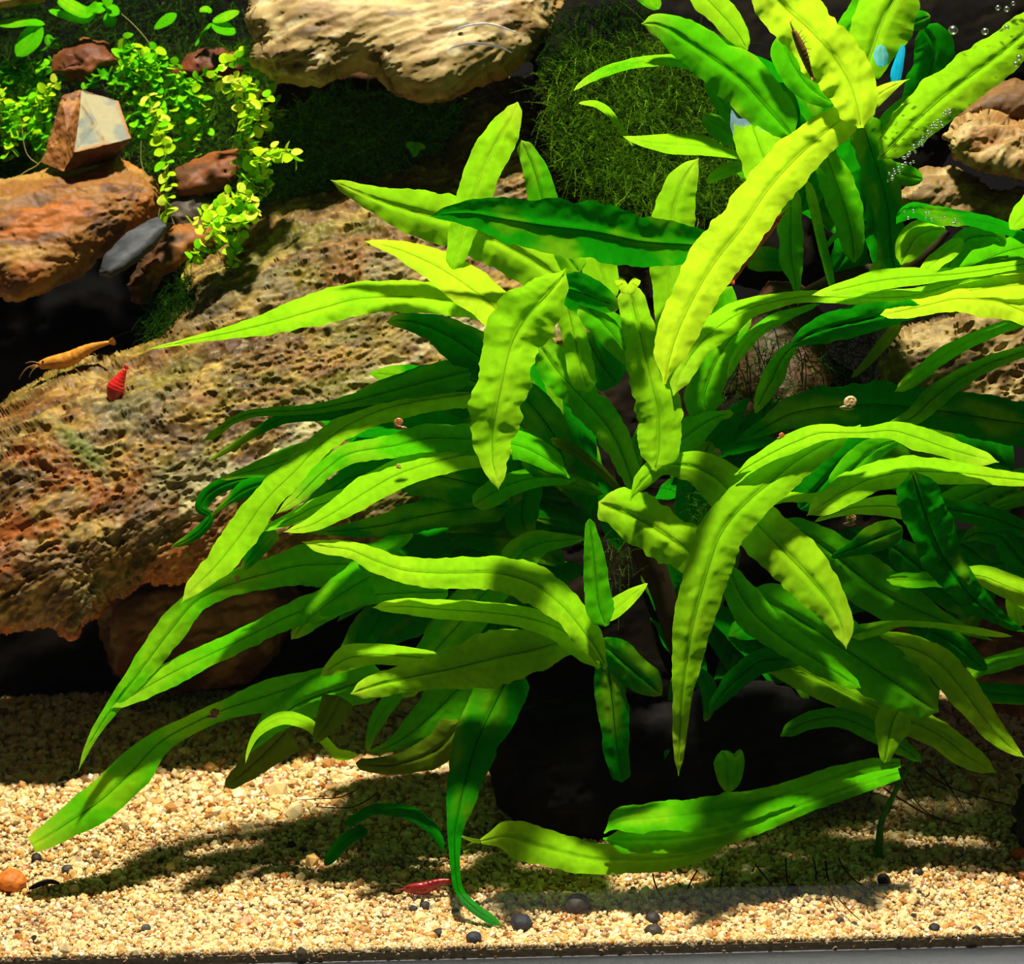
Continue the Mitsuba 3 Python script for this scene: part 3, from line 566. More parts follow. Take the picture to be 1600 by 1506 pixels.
# plant | distance of the middle (mm) | lean | tip farther than foot by (mm) | tint and marks | foot-to-tip pixels x,y,width
# marks: w flat-edged, W very wavy, s speckled, r pale rib, t no pale tip
LEAVES = '''
A|118|-.25|0|d|885,735,24 870,690,50 845,650,58 820,620,50 805,595,20
A|125|-.2|0|d|840,700,30 820,760,52 815,810,50 830,840,20
A|120|.0|0|d|760,640,60 770,700,70 790,750,60 800,790,30
A|115|-.1|0|d|760,760,60 690,745,64 620,735,54 560,742,40 500,778,22 452,815,6
A|118|.1|0|d|800,790,40 720,796,46 650,808,42 590,822,32 530,829,16 480,831,4
A|125|-.1|0|d|760,600,60 700,590,50 640,600,40 560,620,20
A|122|.2|-10|d|790,590,50 740,550,62 700,524,52 660,507,32 630,501,22 604,503,8
A|112|.15|-20|g|745,578,44 690,590,46 640,603,36 560,624,22 480,640,14 400,645,12 365,656,12 340,675,12 314,690,4
A|116|.1|-20|d|690,610,24 620,618,24 530,645,18 450,652,18 400,675,13 360,700,9 322,722,4
A|108|.5|-10|g|520,700,20 470,712,36 420,728,30 380,739,16 345,749,4
A|112|.0|-10|d|400,745,18 355,755,22 322,775,22 312,795,16 330,805,10 318,824,18 295,842,14 267,855,4
A|112|.1|-10|d|425,752,26 385,764,26 355,785,10 330,806,5
A|112|.0|0|o|970,768,8 940,737,14 900,706,16 860,686,8
A|110|.2|0|d|945,772,6 895,754,24 850,737,24 815,718,12
A|108|.3|0|g|900,750,14 850,745,28 800,755,34 770,770,40 740,790,20
A|122|.3|0|g|905,418,20 885,382,45 862,347,46 848,312,44 840,282,40 830,252,32 820,232,26 814,219,14
A|116|.55|0|lr|706,425,20 718,382,34 733,332,44 745,292,50 765,246,54 786,206,48 803,176,26 809,159,16
A|112|.4|-10|lr|925,480,30 880,440,56 840,412,74 780,378,76 720,350,76 660,334,72 600,316,46 555,298,26 530,287,16 516,281,5
A|112|.5|0|l|950,470,24 945,440,48 935,412,54 928,385,40
A|100|.4|0|l|920,612,36 905,562,38 895,512,38 885,472,36 878,448,20
A|96|.3|0|g|990,565,30 960,524,46 930,492,46 905,474,22
A|110|-.1|0|d|965,600,40 935,560,60 915,520,40
A|98|-.3|0|d|866,448,22 900,455,54 935,468,44 968,480,14
A|106|.2|0|l|905,425,30 890,405,40 878,385,30
A|102|.5|0|lr|1042,590,24 1045,522,40 1048,462,54 1050,402,66 1051,346,63 1060,302,50 1074,272,36 1092,247,8
A|84|-.42|0|dt|1130,387,30 1085,383,52 1010,378,74 930,362,82 850,352,76 780,341,58 730,333,38 700,334,22 672,338,5
A|106|.6|-15|l|810,500,26 745,478,40 690,468,44 630,463,47 570,465,49 500,482,47 430,502,35 360,519,19 300,531,10 230,546,3
A|88|1.0|-6|y|805,520,40 770,477,58 730,446,58 690,420,52 650,400,38 615,387,22 570,377,4
A|110|.4|0|g|1120,505,20 1130,478,42 1124,450,36
A|105|.3|0|g|1110,650,44 1100,622,54 1110,586,52 1130,545,44 1155,515,26 1175,495,6
A|102|.3|0|g|995,745,14 992,706,22 997,682,14 1000,664,4
A|90|.4|0|g|1045,705,30 1080,675,46 1110,656,28 1130,648,14 1146,646,12
A|78|.75|0|y|1038,600,24 1052,537,52 1080,472,64 1115,412,74 1160,355,74 1200,296,72 1245,246,66 1290,206,56 1335,171,42 1375,146,24 1400,132,12 1422,123,3
A|98|.25|0|gW|994,775,14 975,717,38 950,667,48 910,622,54 870,577,54 845,541,42 830,515,20
A|82|.5|0|lW|1022,735,34 1030,692,60 1030,655,66 1019,600,63 1005,542,60 993,492,46 985,462,36 979,446,30
A|104|.3|0|d|1110,690,30 1090,740,50 1080,790,50 1100,830,30
A|92|.5|-10|g|890,747,14 850,714,36 800,693,46 740,686,48 680,684,40 610,697,34 550,707,30 505,736,27 465,776,20 431,803,6
A|88|.55|-10|g|600,768,32 540,777,28 490,792,24 450,813,18 397,829,4
A|80|.65|-10|l|800,706,38 740,709,40 680,721,42 620,741,44 570,769,44 520,801,34 480,822,19 443,831,4
A|90|.7|-10|l|760,612,40 690,621,38 610,636,40 550,661,36 505,691,32 460,736,38 415,781,44 375,836,46 335,886,38 305,916,24 283,942,6
A|95|.1|0|d|430,828,26 402,860,24 378,890,8
A|46|.55|0|lW|884,420,16 872,440,40 850,465,66 822,495,86 798,540,84 786,590,78 776,640,76 769,685,60 770,720,42 776,745,26 779,765,5
A|108|.3|0|g|560,872,30 600,856,30 630,843,16 646,834,4
A|104|.4|0|g|800,885,50 825,857,48 855,846,32 885,844,20 915,841,4
A|96|.4|0|g|580,900,60 530,930,52 490,960,38 465,986,20 455,999,4
A|86|.5|-16|g|650,890,62 560,881,64 480,882,60 420,895,44 360,913,36 310,936,36 270,980,42 225,1040,36 180,1100,22 146,1150,13 122,1206,3
A|88|.55|-6|g|570,922,40 500,945,42 450,963,38 390,993,34 330,1021,34 270,1050,36 220,1078,32 190,1097,18 174,1106,5
A|98|.3|0|g|700,925,44 640,926,34 590,929,28 560,938,22 537,952,10
A|96|.3|0|g|790,890,52 745,940,66 715,977,68 680,1016,54 655,1050,40 630,1090,20
A|50|.75|-10|l|948,1042,20 917,992,42 870,938,52 820,906,58 760,894,48 700,895,44 640,892,40 590,877,34 540,857,24 500,853,18 471,846,4
A|56|.7|-4|l|936,1044,26 905,1004,40 860,976,36 800,961,30 740,955,30 680,951,28 630,947,24 582,949,6
A|66|.6|0|l|690,1030,18 640,1026,28 590,1022,30 548,1027,38 520,1042,22 501,1056,5
A|58|.55|-6|l|925,998,24 880,1003,44 830,1016,66 770,1029,80 700,1046,58 640,1058,44 590,1070,36 548,1084,14
A|84|.1|0|gt|600,1056,52 520,1079,64 470,1098,52 425,1130,36 400,1160,16 384,1180,4
A|70|.8|0|lw|560,1180,12 530,1179,16 508,1158,14 480,1130,18 445,1121,20 412,1135,16 393,1160,8 384,1192,3
A|66|.0|0|ot|530,1088,50 516,1120,40 500,1145,22 491,1160,8
A|92|.0|0|ot|450,1140,60 405,1185,46 372,1214,26 354,1230,14
A|94|.3|0|g|632,1075,14 607,1098,24 592,1121,24 580,1146,14 575,1174,6
A|88|.3|0|g|745,1045,60 702,1090,68 665,1126,52 630,1153,30 600,1169,14 576,1174,6
A|80|.2|0|ot|718,1125,50 690,1165,46 650,1186,38 600,1196,28 556,1192,16
A|78|.45|-14|gw|545,1048,20 490,1063,32 420,1086,46 350,1109,30 300,1131,28 250,1160,36 205,1206,56 150,1256,56 105,1286,44 72,1308,34 50,1320,24
A|53|.62|-4|dt|810,1030,60 775,1095,76 745,1160,68 728,1215,54 717,1265,36 710,1310,20 711,1350,14 715,1385,13 730,1408,14 757,1430,15 787,1447,8
A|76|.2|0|dt|945,1010,30 955,1080,46 962,1150,42 972,1222,24
A|78|.1|0|d|935,998,14 970,1030,52 1005,1060,48 1034,1086,8
A|44|.35|0|gt|948,978,32 935,940,42 931,900,36 927,860,28 923,830,19 921,810,11
A|44|.6|0|l|942,967,14 965,948,28 985,932,22 1012,911,3
A|62|.6|0|lW|1105,885,30 1075,860,68 1040,836,80 1000,812,78 965,797,60 945,789,44 935,784,12
A|96|.1|0|d|1085,1045,10 1105,1070,24 1109,1100,20 1101,1127,6
A|94|.3|0|o|1152,848,12 1138,890,24 1122,930,22 1110,965,8
A|100|.2|0|d|1108,1115,10 1150,1062,32 1200,1030,36 1260,1030,10
A|46|.6|0|l|984,782,10 1003,752,24 1040,724,32 1080,728,46 1120,748,62 1155,785,72 1190,826,76 1230,866,76 1268,906,72 1300,946,52 1316,980,34 1322,1014,8
A|38|.85|0|lk|1345,664,10 1295,690,40 1250,716,54 1200,756,60 1155,796,66 1122,842,68 1106,890,66 1092,940,62 1080,990,56 1072,1040,44 1066,1090,28 1062,1150,20 1060,1212,8
A|58|.5|0|l|1148,742,10 1190,716,22 1240,691,28 1290,675,24 1340,676,16 1390,672,24 1430,682,36 1480,700,32 1530,714,24 1561,722,6
A|88|.35|0|gt|1165,922,20 1210,945,64 1270,981,88 1330,1021,84 1390,1061,78 1440,1095,62 1467,1112,18
A|80|.4|0|gt|1138,878,14 1152,920,42 1180,960,54 1230,1002,46 1290,1040,36 1345,1075,12
A|96|.4|0|lt|1155,1050,6 1200,1035,30 1250,1046,54 1310,1076,58 1370,1105,48 1430,1130,44 1470,1150,40 1510,1180,36 1540,1198,24 1557,1207,6
A|82|.5|0|lt|1408,1104,44 1394,1130,54 1388,1160,36 1382,1192,10
A|94|.2|0|gt|1212,812,16 1260,836,42 1310,871,64 1360,912,76 1410,942,64 1455,962,36 1510,985,14 1552,1001,4
A|82|.5|0|l|1335,992,10 1380,1003,34 1420,1011,40 1460,1031,46 1495,1066,48 1525,1106,42 1555,1144,33 1580,1168,18 1601,1184,5
A|92|.5|0|l|1325,992,26 1370,982,20 1410,974,9 1470,978,9 1530,987,11 1582,994,3
A|98|.0|0|dt|1450,985,20 1490,1005,36 1520,1030,26 1542,1047,8
C|100|.2|0|gt|1220,1150,20 1300,1120,30 1380,1150,30 1440,1190,10
C|92|.6|0|l|1625,752,18 1560,746,22 1500,739,32 1430,736,44 1375,743,46 1330,762,46 1290,785,36 1260,806,5
C|96|.5|0|l|1425,796,32 1380,790,30 1340,792,22 1310,800,14 1273,815,4
C|98|.4|0|l|1195,786,14 1235,776,15 1262,778,13 1300,769,13 1342,759,4
C|82|.0|0|dtW|1425,735,40 1438,780,66 1452,820,68 1472,866,62 1497,906,50 1527,941,37 1562,966,22 1602,987,6
C|108|-.3|0|dt|1640,665,64 1570,658,68 1510,648,66 1440,638,62 1370,632,64 1300,635,62 1240,645,46 1190,670,26 1148,691,6
C|92|.2|0|gt|1650,537,12 1600,549,17 1540,570,23 1490,598,29 1455,625,34 1425,652,26 1372,669,6
C|100|.6|0|g|1630,492,14 1570,510,19 1520,530,21 1470,558,23 1430,590,23 1398,612,6
C|88|.7|0|y|1660,508,40 1600,486,44 1550,469,50 1500,466,38 1450,476,28 1400,487,24 1375,492,8
C|90|.1|0|dt|1440,480,26 1400,488,34 1350,499,44 1310,508,48 1270,520,34 1236,541,8
C|94|.3|0|g|1245,537,14 1222,560,24 1208,590,30 1194,615,26 1180,646,3
C|96|.6|0|l|1640,412,14 1540,432,13 1470,450,20 1410,464,24 1340,465,20 1270,463,17 1200,473,25 1150,492,37 1105,525,44 1070,570,38 1052,618,20
C|100|.6|0|l|1640,406,12 1550,420,16 1490,428,18 1430,432,26 1380,437,30 1320,450,20 1268,461,5
C|98|.6|0|y|1640,440,40 1590,445,40 1540,450,28 1480,460,18
C|106|.4|0|g|1280,475,6 1250,485,12 1210,500,20 1175,525,20 1150,560,15 1137,592,4
C|118|.1|0|dt|1410,825,32 1370,840,40 1330,858,22 1298,871,6
C|112|.1|0|dt|1250,795,40 1290,750,64 1330,710,54 1365,688,20
C|106|.2|0|gt|1300,765,24 1340,725,44 1370,700,34 1405,688,10
C|118|.3|0|g|1385,905,10 1420,906,24 1470,905,25 1502,912,10
C|104|.7|0|l|1494,896,10 1530,899,30 1570,914,38 1640,945,42
C|112|.5|0|l|1580,930,20 1588,955,26 1592,980,14
C|116|.0|0|dt|1445,790,22 1490,796,30 1540,806,32 1590,823,26 1640,842,10
C|122|.2|0|g|1450,800,30 1510,776,40 1560,756,30 1640,735,20
C|122|.2|0|g|1545,795,8 1575,785,20 1640,770,24
C|118|-.1|0|dt|1503,848,6 1530,832,24 1560,836,32 1585,860,44 1620,905,46
C|116|.3|0|g|1498,1062,14 1540,1041,24 1580,1030,26 1640,1012,22
C|120|.1|0|dt|1515,1074,20 1560,1083,30 1640,1086,26
C|124|.0|0|dt|1460,860,30 1500,850,44 1550,880,50 1640,870,50
C|124|.1|0|dt|1390,850,30 1430,880,50 1480,930,40 1520,960,20
C|110|.3|0|dtW|1640,392,18 1598,371,16 1552,350,20 1510,342,22 1470,337,26 1427,327,26 1400,350,8
C|114|.5|0|l|1408,414,10 1420,387,42 1440,364,46 1465,358,26 1478,359,5
C|108|.6|0|l|1436,432,10 1460,410,26 1485,390,26 1505,374,10
C|116|.0|0|gt|1480,425,20 1495,392,34 1520,370,34 1552,368,28 1570,385,10
C|118|.4|0|g|1480,440,20 1530,410,40 1580,390,40 1640,380,40
C|104|.7|0|l|1578,358,10 1600,336,38 1640,300,44
C|122|.2|0|gt|1360,434,10 1375,420,26 1392,406,10
C|128|.3|0|o|1330,590,6 1360,560,14 1385,530,18 1405,505,14
B|165|.0|0|dt|1440,40,30 1460,80,60 1440,140,50 1400,190,20
B|165|.1|0|dt|1300,430,30 1330,380,50 1350,320,60 1350,260,40
B|160|.0|0|dt|1250,330,30 1260,280,60 1240,220,60 1200,150,30
B|155|-.1|0|dt|1215,235,30 1226,185,44 1212,130,24
B|150|.3|0|g|1305,160,20 1272,142,42 1247,112,54 1232,80,54 1240,46,30
B|158|.2|0|g|1300,70,16 1330,42,44 1355,15,54 1380,-20,40
B|150|.4|0|lr|1345,125,40 1365,72,76 1380,30,90 1400,-5,76 1415,-40,40
B|162|.2|0|d|1420,38,20 1440,30,28 1454,25,8
B|158|.5|0|g|1370,206,10 1395,182,26 1428,154,16
B|140|.4|0|gW|1335,410,20 1328,352,44 1313,302,54 1296,256,42 1284,222,16
B|150|.3|0|l|1168,78,10 1152,50,34 1130,24,42 1105,-2,42 1082,-30,30
B|156|.3|0|g|1030,14,10 1020,2,26 1000,-20,30
B|146|.2|0|g|1148,188,20 1126,156,27 1106,122,18
B|146|.3|0|g|1165,218,24 1130,201,36 1098,180,10
B|146|.6|0|g|1170,256,10 1132,268,20 1104,286,6
B|144|.4|-6|g|1105,116,10 1050,94,18 1000,97,16 955,108,16 920,124,11 896,142,4
B|148|.4|0|l|988,228,3 967,195,8 945,170,11 925,161,9 904,161,3
B|138|.4|0|l|1180,248,10 1130,238,16 1090,227,32 1045,225,28 1010,222,18 973,213,3
B|120|.7|0|lt|1225,322,30 1204,270,66 1186,225,72 1174,190,62 1167,160,46 1158,136,20
B|134|.4|0|g|1240,215,40 1197,167,72 1160,126,76 1115,92,68 1070,62,58 1040,43,42 1018,37,28 1002,37,8
B|138|.2|0|dt|1165,405,24 1195,405,36 1232,411,20
B|130|.3|0|gw|1303,458,8 1292,412,13 1280,360,15 1270,315,15 1261,282,8
B|128|.3|0|gW|1247,478,4 1243,440,18 1236,400,34 1235,360,36 1236,320,30 1222,290,30
B|150|.3|0|gt|1290,388,5 1315,362,9 1346,352,8
B|132|.5|0|bt|1412,70,6 1406,90,13 1400,115,17 1398,135,10
B|128|.5|0|bt|1378,70,8 1376,88,22 1380,104,8
B|122|.2|0|dtW|1400,432,20 1392,386,36 1388,331,48 1378,286,56 1365,246,52 1355,215,50 1345,180,46
B|118|.7|-4|yW|1345,200,40 1332,140,70 1303,88,88 1265,46,80 1225,10,74 1190,-30,50
B|128|.5|0|ls|1372,250,20 1400,221,48 1440,181,66 1480,146,74 1520,116,70 1560,86,62 1600,53,54 1650,15,40
B|134|.2|0|gt|1360,262,20 1390,268,32 1420,275,30 1442,280,10
'''
for n_, row in enumerate(r for r in LEAVES.strip().splitlines()):
    pl, D_, k_, ds_, mk, pt = row.split('|')
    mid_ = nums(pt).mean(0)
    D_ = float(D_) - ((30 if mid_[1] > 660 else 4) if pl == 'C' else 20 if pl == 'A' and mid_[0] > 1130 and mid_[1] > 930 else 0)     # the right side grows out towards the pane
    kw = dict(ds=float(ds_) / 1000, tint=mk[0], wavy=0.45 if 'w' in mk else 1.5 if 'W' in mk else 0.9, tip=0.0 if 't' in mk else 1.0, dark_rib='r' not in mk)
    if 'k' in mk:
        kw.update(k1=.05)
    if '1320,24' in pt or '562,1166' in pt:
        kw.update(blunt_end=True)
    if 's' in mk:
        kw.update(specks=0.9)
    if '1158,136' in pt:
        kw.update(blue_tip=192)
    lab = 'leaf peppered with black specks' if 's' in mk else 'leaf with a dead blue-grey tip' if 'blue_tip' in kw else None
    add_leaf(FERN[pl], pt, float(D_), float(k_), n_ + 1, lab, **kw)

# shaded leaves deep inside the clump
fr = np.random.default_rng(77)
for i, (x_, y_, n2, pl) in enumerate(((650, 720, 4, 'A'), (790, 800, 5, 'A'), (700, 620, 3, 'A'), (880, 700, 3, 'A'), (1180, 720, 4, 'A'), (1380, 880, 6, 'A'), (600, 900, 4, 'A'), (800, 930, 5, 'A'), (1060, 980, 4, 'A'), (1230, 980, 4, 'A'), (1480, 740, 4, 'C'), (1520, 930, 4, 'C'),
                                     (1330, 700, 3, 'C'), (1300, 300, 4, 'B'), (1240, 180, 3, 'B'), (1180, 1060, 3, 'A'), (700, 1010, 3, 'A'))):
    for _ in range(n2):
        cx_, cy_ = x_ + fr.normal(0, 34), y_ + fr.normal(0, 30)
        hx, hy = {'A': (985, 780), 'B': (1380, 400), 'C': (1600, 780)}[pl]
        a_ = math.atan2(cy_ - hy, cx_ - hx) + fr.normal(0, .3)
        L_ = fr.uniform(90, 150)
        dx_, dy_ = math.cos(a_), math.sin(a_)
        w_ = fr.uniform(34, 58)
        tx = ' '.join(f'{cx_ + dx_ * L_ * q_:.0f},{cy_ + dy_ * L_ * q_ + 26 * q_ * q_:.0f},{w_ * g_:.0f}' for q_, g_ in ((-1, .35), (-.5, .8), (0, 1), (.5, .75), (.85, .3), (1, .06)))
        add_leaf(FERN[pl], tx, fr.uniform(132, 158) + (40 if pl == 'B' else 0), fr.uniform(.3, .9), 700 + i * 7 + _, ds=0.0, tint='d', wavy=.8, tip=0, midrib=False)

# the two curled lobes at the tip of the upright central leaf
for (x0, x1) in ((978, 966), (984, 996)):
    add_leaf(FERN_A, f'{x0},458,14 {(x0 + x1) / 2},444,14 {x1},438,13 {x1 + (4 if x1 < 980 else -4)},447,7', 79, .5, int(x0), 'pale curled lobe of a leaf tip', name='leaf_tip', tint='y', wavy=0.3)

# rhizomes and hair roots
def stem_of(plant, name, text, Y, col, sides=8):
    p = curve(nums(text), 40)
    P = at(p[:, 0], p[:, 1], Y)
    n3 = (meshkit.noise(P * 300, 4) - .5) * .3
    return part(name, plain(tube(P, p[:, 2] * mpp(Y) / 2 * (1 + n3), sides), col, 'matte_bsdf', jitter=.3), plant)


stem_of(FERN_A, 'rhizome', '900,500,8 905,545,10 925,600,13 955,640,14 970,700,24 985,780,40 1010,860,44 1040,940,40 1060,1030,20', 0.128, lin(46, 34, 14))
stem_of(FERN_B, 'rhizome', '1240,470,16 1310,440,34 1390,425,40 1440,400,24 1480,360,12', 0.150, lin(46, 34, 14))
stem_of(FERN_C, 'rhizome', '1660,700,40 1600,780,40 1560,850,34 1500,900,20', 0.135, lin(46, 34, 14))
rr = random.Random(5)
ROOTS = ['1408,1210,2.5 1420,1235,2 1450,1270,1.6 1490,1285,1.4 1505,1290,1', '1440,1200,2 1475,1225,2.4 1530,1245,2 1600,1262,1.6', '1460,1195,2 1480,1225,2.4 1500,1255,1.6 1508,1268,1', '1380,1230,2 1410,1250,2.4 1455,1275,2 1480,1284,1.2',
         '1310,1340,2 1330,1370,2.4 1350,1385,2 1375,1402,1.2', '1290,1345,2 1298,1385,2 1320,1415,1.6 1345,1438,1', '1228,1340,2 1230,1375,2.2 1245,1395,1.6', '1270,1340,2 1275,1372,2 1272,1376,1', '1020,1365,2 1030,1395,2 1038,1406,1',
         '1090,1360,2 1076,1385,2 1070,1406,1', '1180,1350,2 1200,1375,2.2 1215,1392,1', '1130,1355,2 1124,1392,1', '560,1232,1.4 520,1247,2 495,1248,1.6 462,1250,1', '590,1238,1.4 540,1262,1.8 492,1260,1', '1395,1245,2 1370,1290,1.6 1340,1300,1']
for rt in ROOTS:
    p = curve(nums(rt), 24)
    P = np.array([on_sand(a, b, 0.004 + 0.006 * (1 - i / 23.0)) for i, (a, b) in enumerate(p[:, :2])])
    part('root', plain(tube(P, p[:, 2] * 0.00016, 5), lin(40, 24, 14), 'matte_bsdf'), FERN_A)
for i in range(26):
    x0, y0 = rr.uniform(1120, 1260), rr.uniform(470, 560)
    a = rr.uniform(0.2, 2.6)
    pts_ = np.array([[x0 + 34 * t * math.cos(a) * rr.uniform(.8, 1.2) + rr.uniform(-5, 5), y0 + 60 * t * math.sin(a) + rr.uniform(-5, 5)] for t in (0, .5, 1, 1.5)])
    p = curve(pts_, 16)
    part('root', plain(tube(at(p[:, 0], p[:, 1], 0.166 - .0015 * (i % 3)), 0.00022, 4), lin(52, 30, 14), 'matte_bsdf'), FERN_C)

# leaves that lie loose or grow by themselves on the sand
f = thing('fallen_leaf', 'pale lime fern leaf lying on the sand with a frayed left tip', 'leaf')
(V, F, col), _ = leaf_shape(nums('1140,1316,10 1085,1334,28 1010,1343,42 940,1343,44 880,1332,54 830,1318,58 790,1307,44 762,1312,16 742,1316,8'), .040, .6, tint='l', seed=301)
part('blade', mikit.ply((V, F), 'leaf_bsdf', smooth=True, color=col), f)
for tt in ('752,1315,8 735,1322,8 724,1332,5', '752,1315,7 736,1312,6 721,1306,3'):
    (V, F, col), _ = leaf_shape(nums(tt), .040, .4, tint='o', seed=302)
    part('frayed_tip', mikit.ply((V, F), 'leaf_bsdf', smooth=True, color=col), f)
f = thing('fallen_leaf', 'broad folded green leaf lying across the sand with its cut end at the right', 'leaf')
for nm, tt, D_, k_, sd in (('upper_half', '1407,1192,14 1368,1196,24 1300,1216,32 1230,1240,34 1160,1260,42 1090,1270,46 1020,1277,44 970,1282,36 944,1302,12', .046, 1.1, 303),
                           ('lower_half', '1405,1208,16 1370,1218,24 1300,1240,30 1230,1266,32 1160,1290,38 1090,1306,40 1020,1312,42 970,1312,36 942,1310,14', .039, .35, 304)):
    (V, F, col), _ = leaf_shape(nums(tt)[::-1], D_, k_, tint='g', seed=sd, cup=.5, tip=0, blunt_end=True)
    part(nm, mikit.ply((V, F), 'leaf_bsdf', smooth=True, color=col), f)
f = thing('plantlet', 'small drooping green plantlet on the sand left of the long hanging leaf', 'plant')
for i, tt in enumerate(('694,1332,5 670,1290,18 630,1266,20 590,1263,15 560,1278,15 539,1290,10', '575,1298,16 542,1311,20 523,1332,19 508,1352,7')):
    (V, F, col), _ = leaf_shape(nums(tt), .078, .4, tint='d', seed=310 + i, tip=0)
    part('leaf', mikit.ply((V, F), 'leaf_bsdf', smooth=True, color=col), f)
f = thing('plantlet', 'tiny green plantlet like a tulip standing in the dark under the central fern', 'plant')
for i, tt in enumerate(('1138,1238,8 1136,1212,30 1134,1190,34 1128,1172,10', '1139,1238,6 1146,1212,26 1152,1188,22 1157,1170,4')):
    (V, F, col), _ = leaf_shape(nums(tt), .074 + .003 * i, .5, tint='g', seed=320 + i, tip=0)
    part('leaf', mikit.ply((V, F), 'leaf_bsdf', smooth=True, color=col), f)
f = thing('plantlet', 'single green stalk standing on the sand at the cut end of the folded leaf', 'plant')
p = curve(nums('1425,1188,8 1397,1240,10 1376,1290,12 1373,1330,15 1371,1374,14'), 30)
Ys = np.linspace(.082, .069, 30)
part('stalk', plain(tube(at(p[:, 0], p[:, 1], Ys), p[:, 2] * .00012, 8), lin(70, 140, 20), 'leaf_bsdf', jitter=.3), f)
# ---------------------------------------------------------------- moss
def moss(name, label, poly, rock, n, length, up, ca, cb, seed, lift=0.002, spread=1.0, width=0.8, leaflets=11):
    """A cushion of fine feathery strands growing on a rock: one object, nobody could count them."""
    r = np.random.default_rng(seed)
    P = sg.Polygon(nums(poly)[:, :2])
    x0, y0, x1, y1 = P.bounds
    B = np.stack([r.uniform(x0, x1, n * 4), r.uniform(y0, y1, n * 4)], 1)
    B = B[shapely.contains_xy(P, B[:, 0], B[:, 1])][:n]
    n = len(B)
    Yb = surf_y(rock, B[:, 0], B[:, 1]) if isinstance(rock, str) else np.full(n, rock)
    base = at(B[:, 0], B[:, 1], Yb + .001)
    mm = mpp(0.28)
    L = length * mm * np.exp(r.normal(0, .35, n))
    d = r.normal(size=(n, 3)) * spread * np.array([1, .5, .8]) + np.array([0, -.75, up])
    d /= np.linalg.norm(d, axis=1, keepdims=True)
    bend = r.normal(size=(n, 3)) * .5 + np.array([0, -.1, -.35])
    ns = 6
    t = np.linspace(0, 1, ns + 1)[None, :, None]
    pts = base[:, None] + d[:, None] * (L[:, None, None] * t) + bend[:, None] * (L[:, None, None] * t ** 2 * .6) - np.array([0, lift, 0])
    side = np.cross(d, np.array([.1, 1, .1]))
    side /= np.linalg.norm(side, axis=1, keepdims=True) + 1e-9
    w = width * mm * 0.8 * (1 - .6 * t)
    A_, B_ = pts - side[:, None] * w, pts + side[:, None] * w
    V1 = np.stack([A_, B_], 2).reshape(-1, 3)
    k_ = np.arange(ns)
    f = np.stack([2 * k_, 2 * k_ + 1, 2 * k_ + 3, 2 * k_ + 2], -1)
    F1 = (f[None] + (2 * (ns + 1) * np.arange(n))[:, None, None]).reshape(-1, 4)
    F1 = np.vstack([F1[:, [0, 1, 2]], F1[:, [0, 2, 3]]])
    tl = np.linspace(.12, 1, leaflets)[None, :, None]
    c = base[:, None] + d[:, None] * (L[:, None, None] * tl) + bend[:, None] * (L[:, None, None] * tl ** 2 * .6) - np.array([0, lift, 0])
    sgn = np.where(np.arange(leaflets) % 2 == 0, 1, -1)[None, :, None]
    ll = 4.2 * width * mm * (1 - .5 * tl) * (.6 + .8 * r.random((n, leaflets, 1)))
    out = side[:, None] * sgn * ll + d[:, None] * ll * .7 + r.normal(size=(n, leaflets, 3)) * ll * .35
    q_ = d[:, None] * ll * .38
    V2 = np.stack([c - q_ * .4, c + out, c + q_], 2).reshape(-1, 3)
    F2 = np.arange(len(V2)).reshape(-1, 3) + len(V1)
    tone = r.random((n, 1)) ** 1.5
    cs = np.asarray(ca) * (1 - tone) + np.asarray(cb) * tone
    col = np.vstack([np.repeat(cs * .8, 2 * (ns + 1), 0), np.repeat(cs, 3 * leaflets, 0)])
    key = thing(name, label, 'moss')
    scene[key] = mikit.ply((np.vstack([V1, V2]), np.vstack([F1, F2])), 'small_leaf_bsdf', smooth=False, color=np.clip(col, .002, .9))
    tag(key, kind='stuff')


MG, ML = lin(48, 84, 10), lin(130, 184, 30)
moss('moss', 'dark green feathery moss cushion between the pale rock and the upper right fern', '846,110 900,70 1000,60 1130,60 1160,150 1190,260 1150,335 1050,345 930,325 880,280 850,190', 'mossy_rock', 5200, 26, .35, MG, ML, 1)
moss('moss', 'thin dark moss creeping over the shaded rock at the top, left of the upper right fern', '830,60 900,10 1010,0 1010,60 900,90 850,130', 'mossy_rock', 500, 26, .3, lin(24, 50, 8), lin(56, 96, 16), 2)
moss('moss', 'dark moss filling the shaded gap under the pale rock', '436,180 520,140 690,150 725,170 690,225 640,255 545,275 480,290 430,330 400,350 395,280', 'crevice_rock', 4200, 26, .3, lin(74, 128, 16), lin(150, 210, 40), 3, lift=.012)
moss('moss', 'small dark moss tuft hanging between the brown rock and the boulder', '232,480 262,448 300,425 306,470 262,520 236,525', 'boulder', 700, 24, .1, lin(28, 58, 8), lin(60, 110, 20), 4, lift=.004)
moss('moss', 'dark fine moss at the rear of the small-leaved stems on the left slope', '190,60 300,80 440,60 450,330 380,420 300,430 250,330 230,250 190,230', 'soil_bank', 3200, 26, .4, lin(44, 90, 8), lin(110, 170, 22), 5, lift=.012)
moss('moss', 'dark blurred undergrowth at the very back of the top left corner', '-20,-20 390,-20 390,70 440,80 440,110 -20,110', 'soil_bank', 1300, 34, .3, lin(30, 60, 10), lin(70, 120, 24), 11, lift=.006)
moss('moss', 'thin threads and moss at the left edge beside the pale-faced stone', '-20,100 95,110 90,180 68,280 -20,285', 'soil_bank', 1500, 30, .2, lin(50, 96, 10), lin(110, 170, 26), 6, lift=.012)
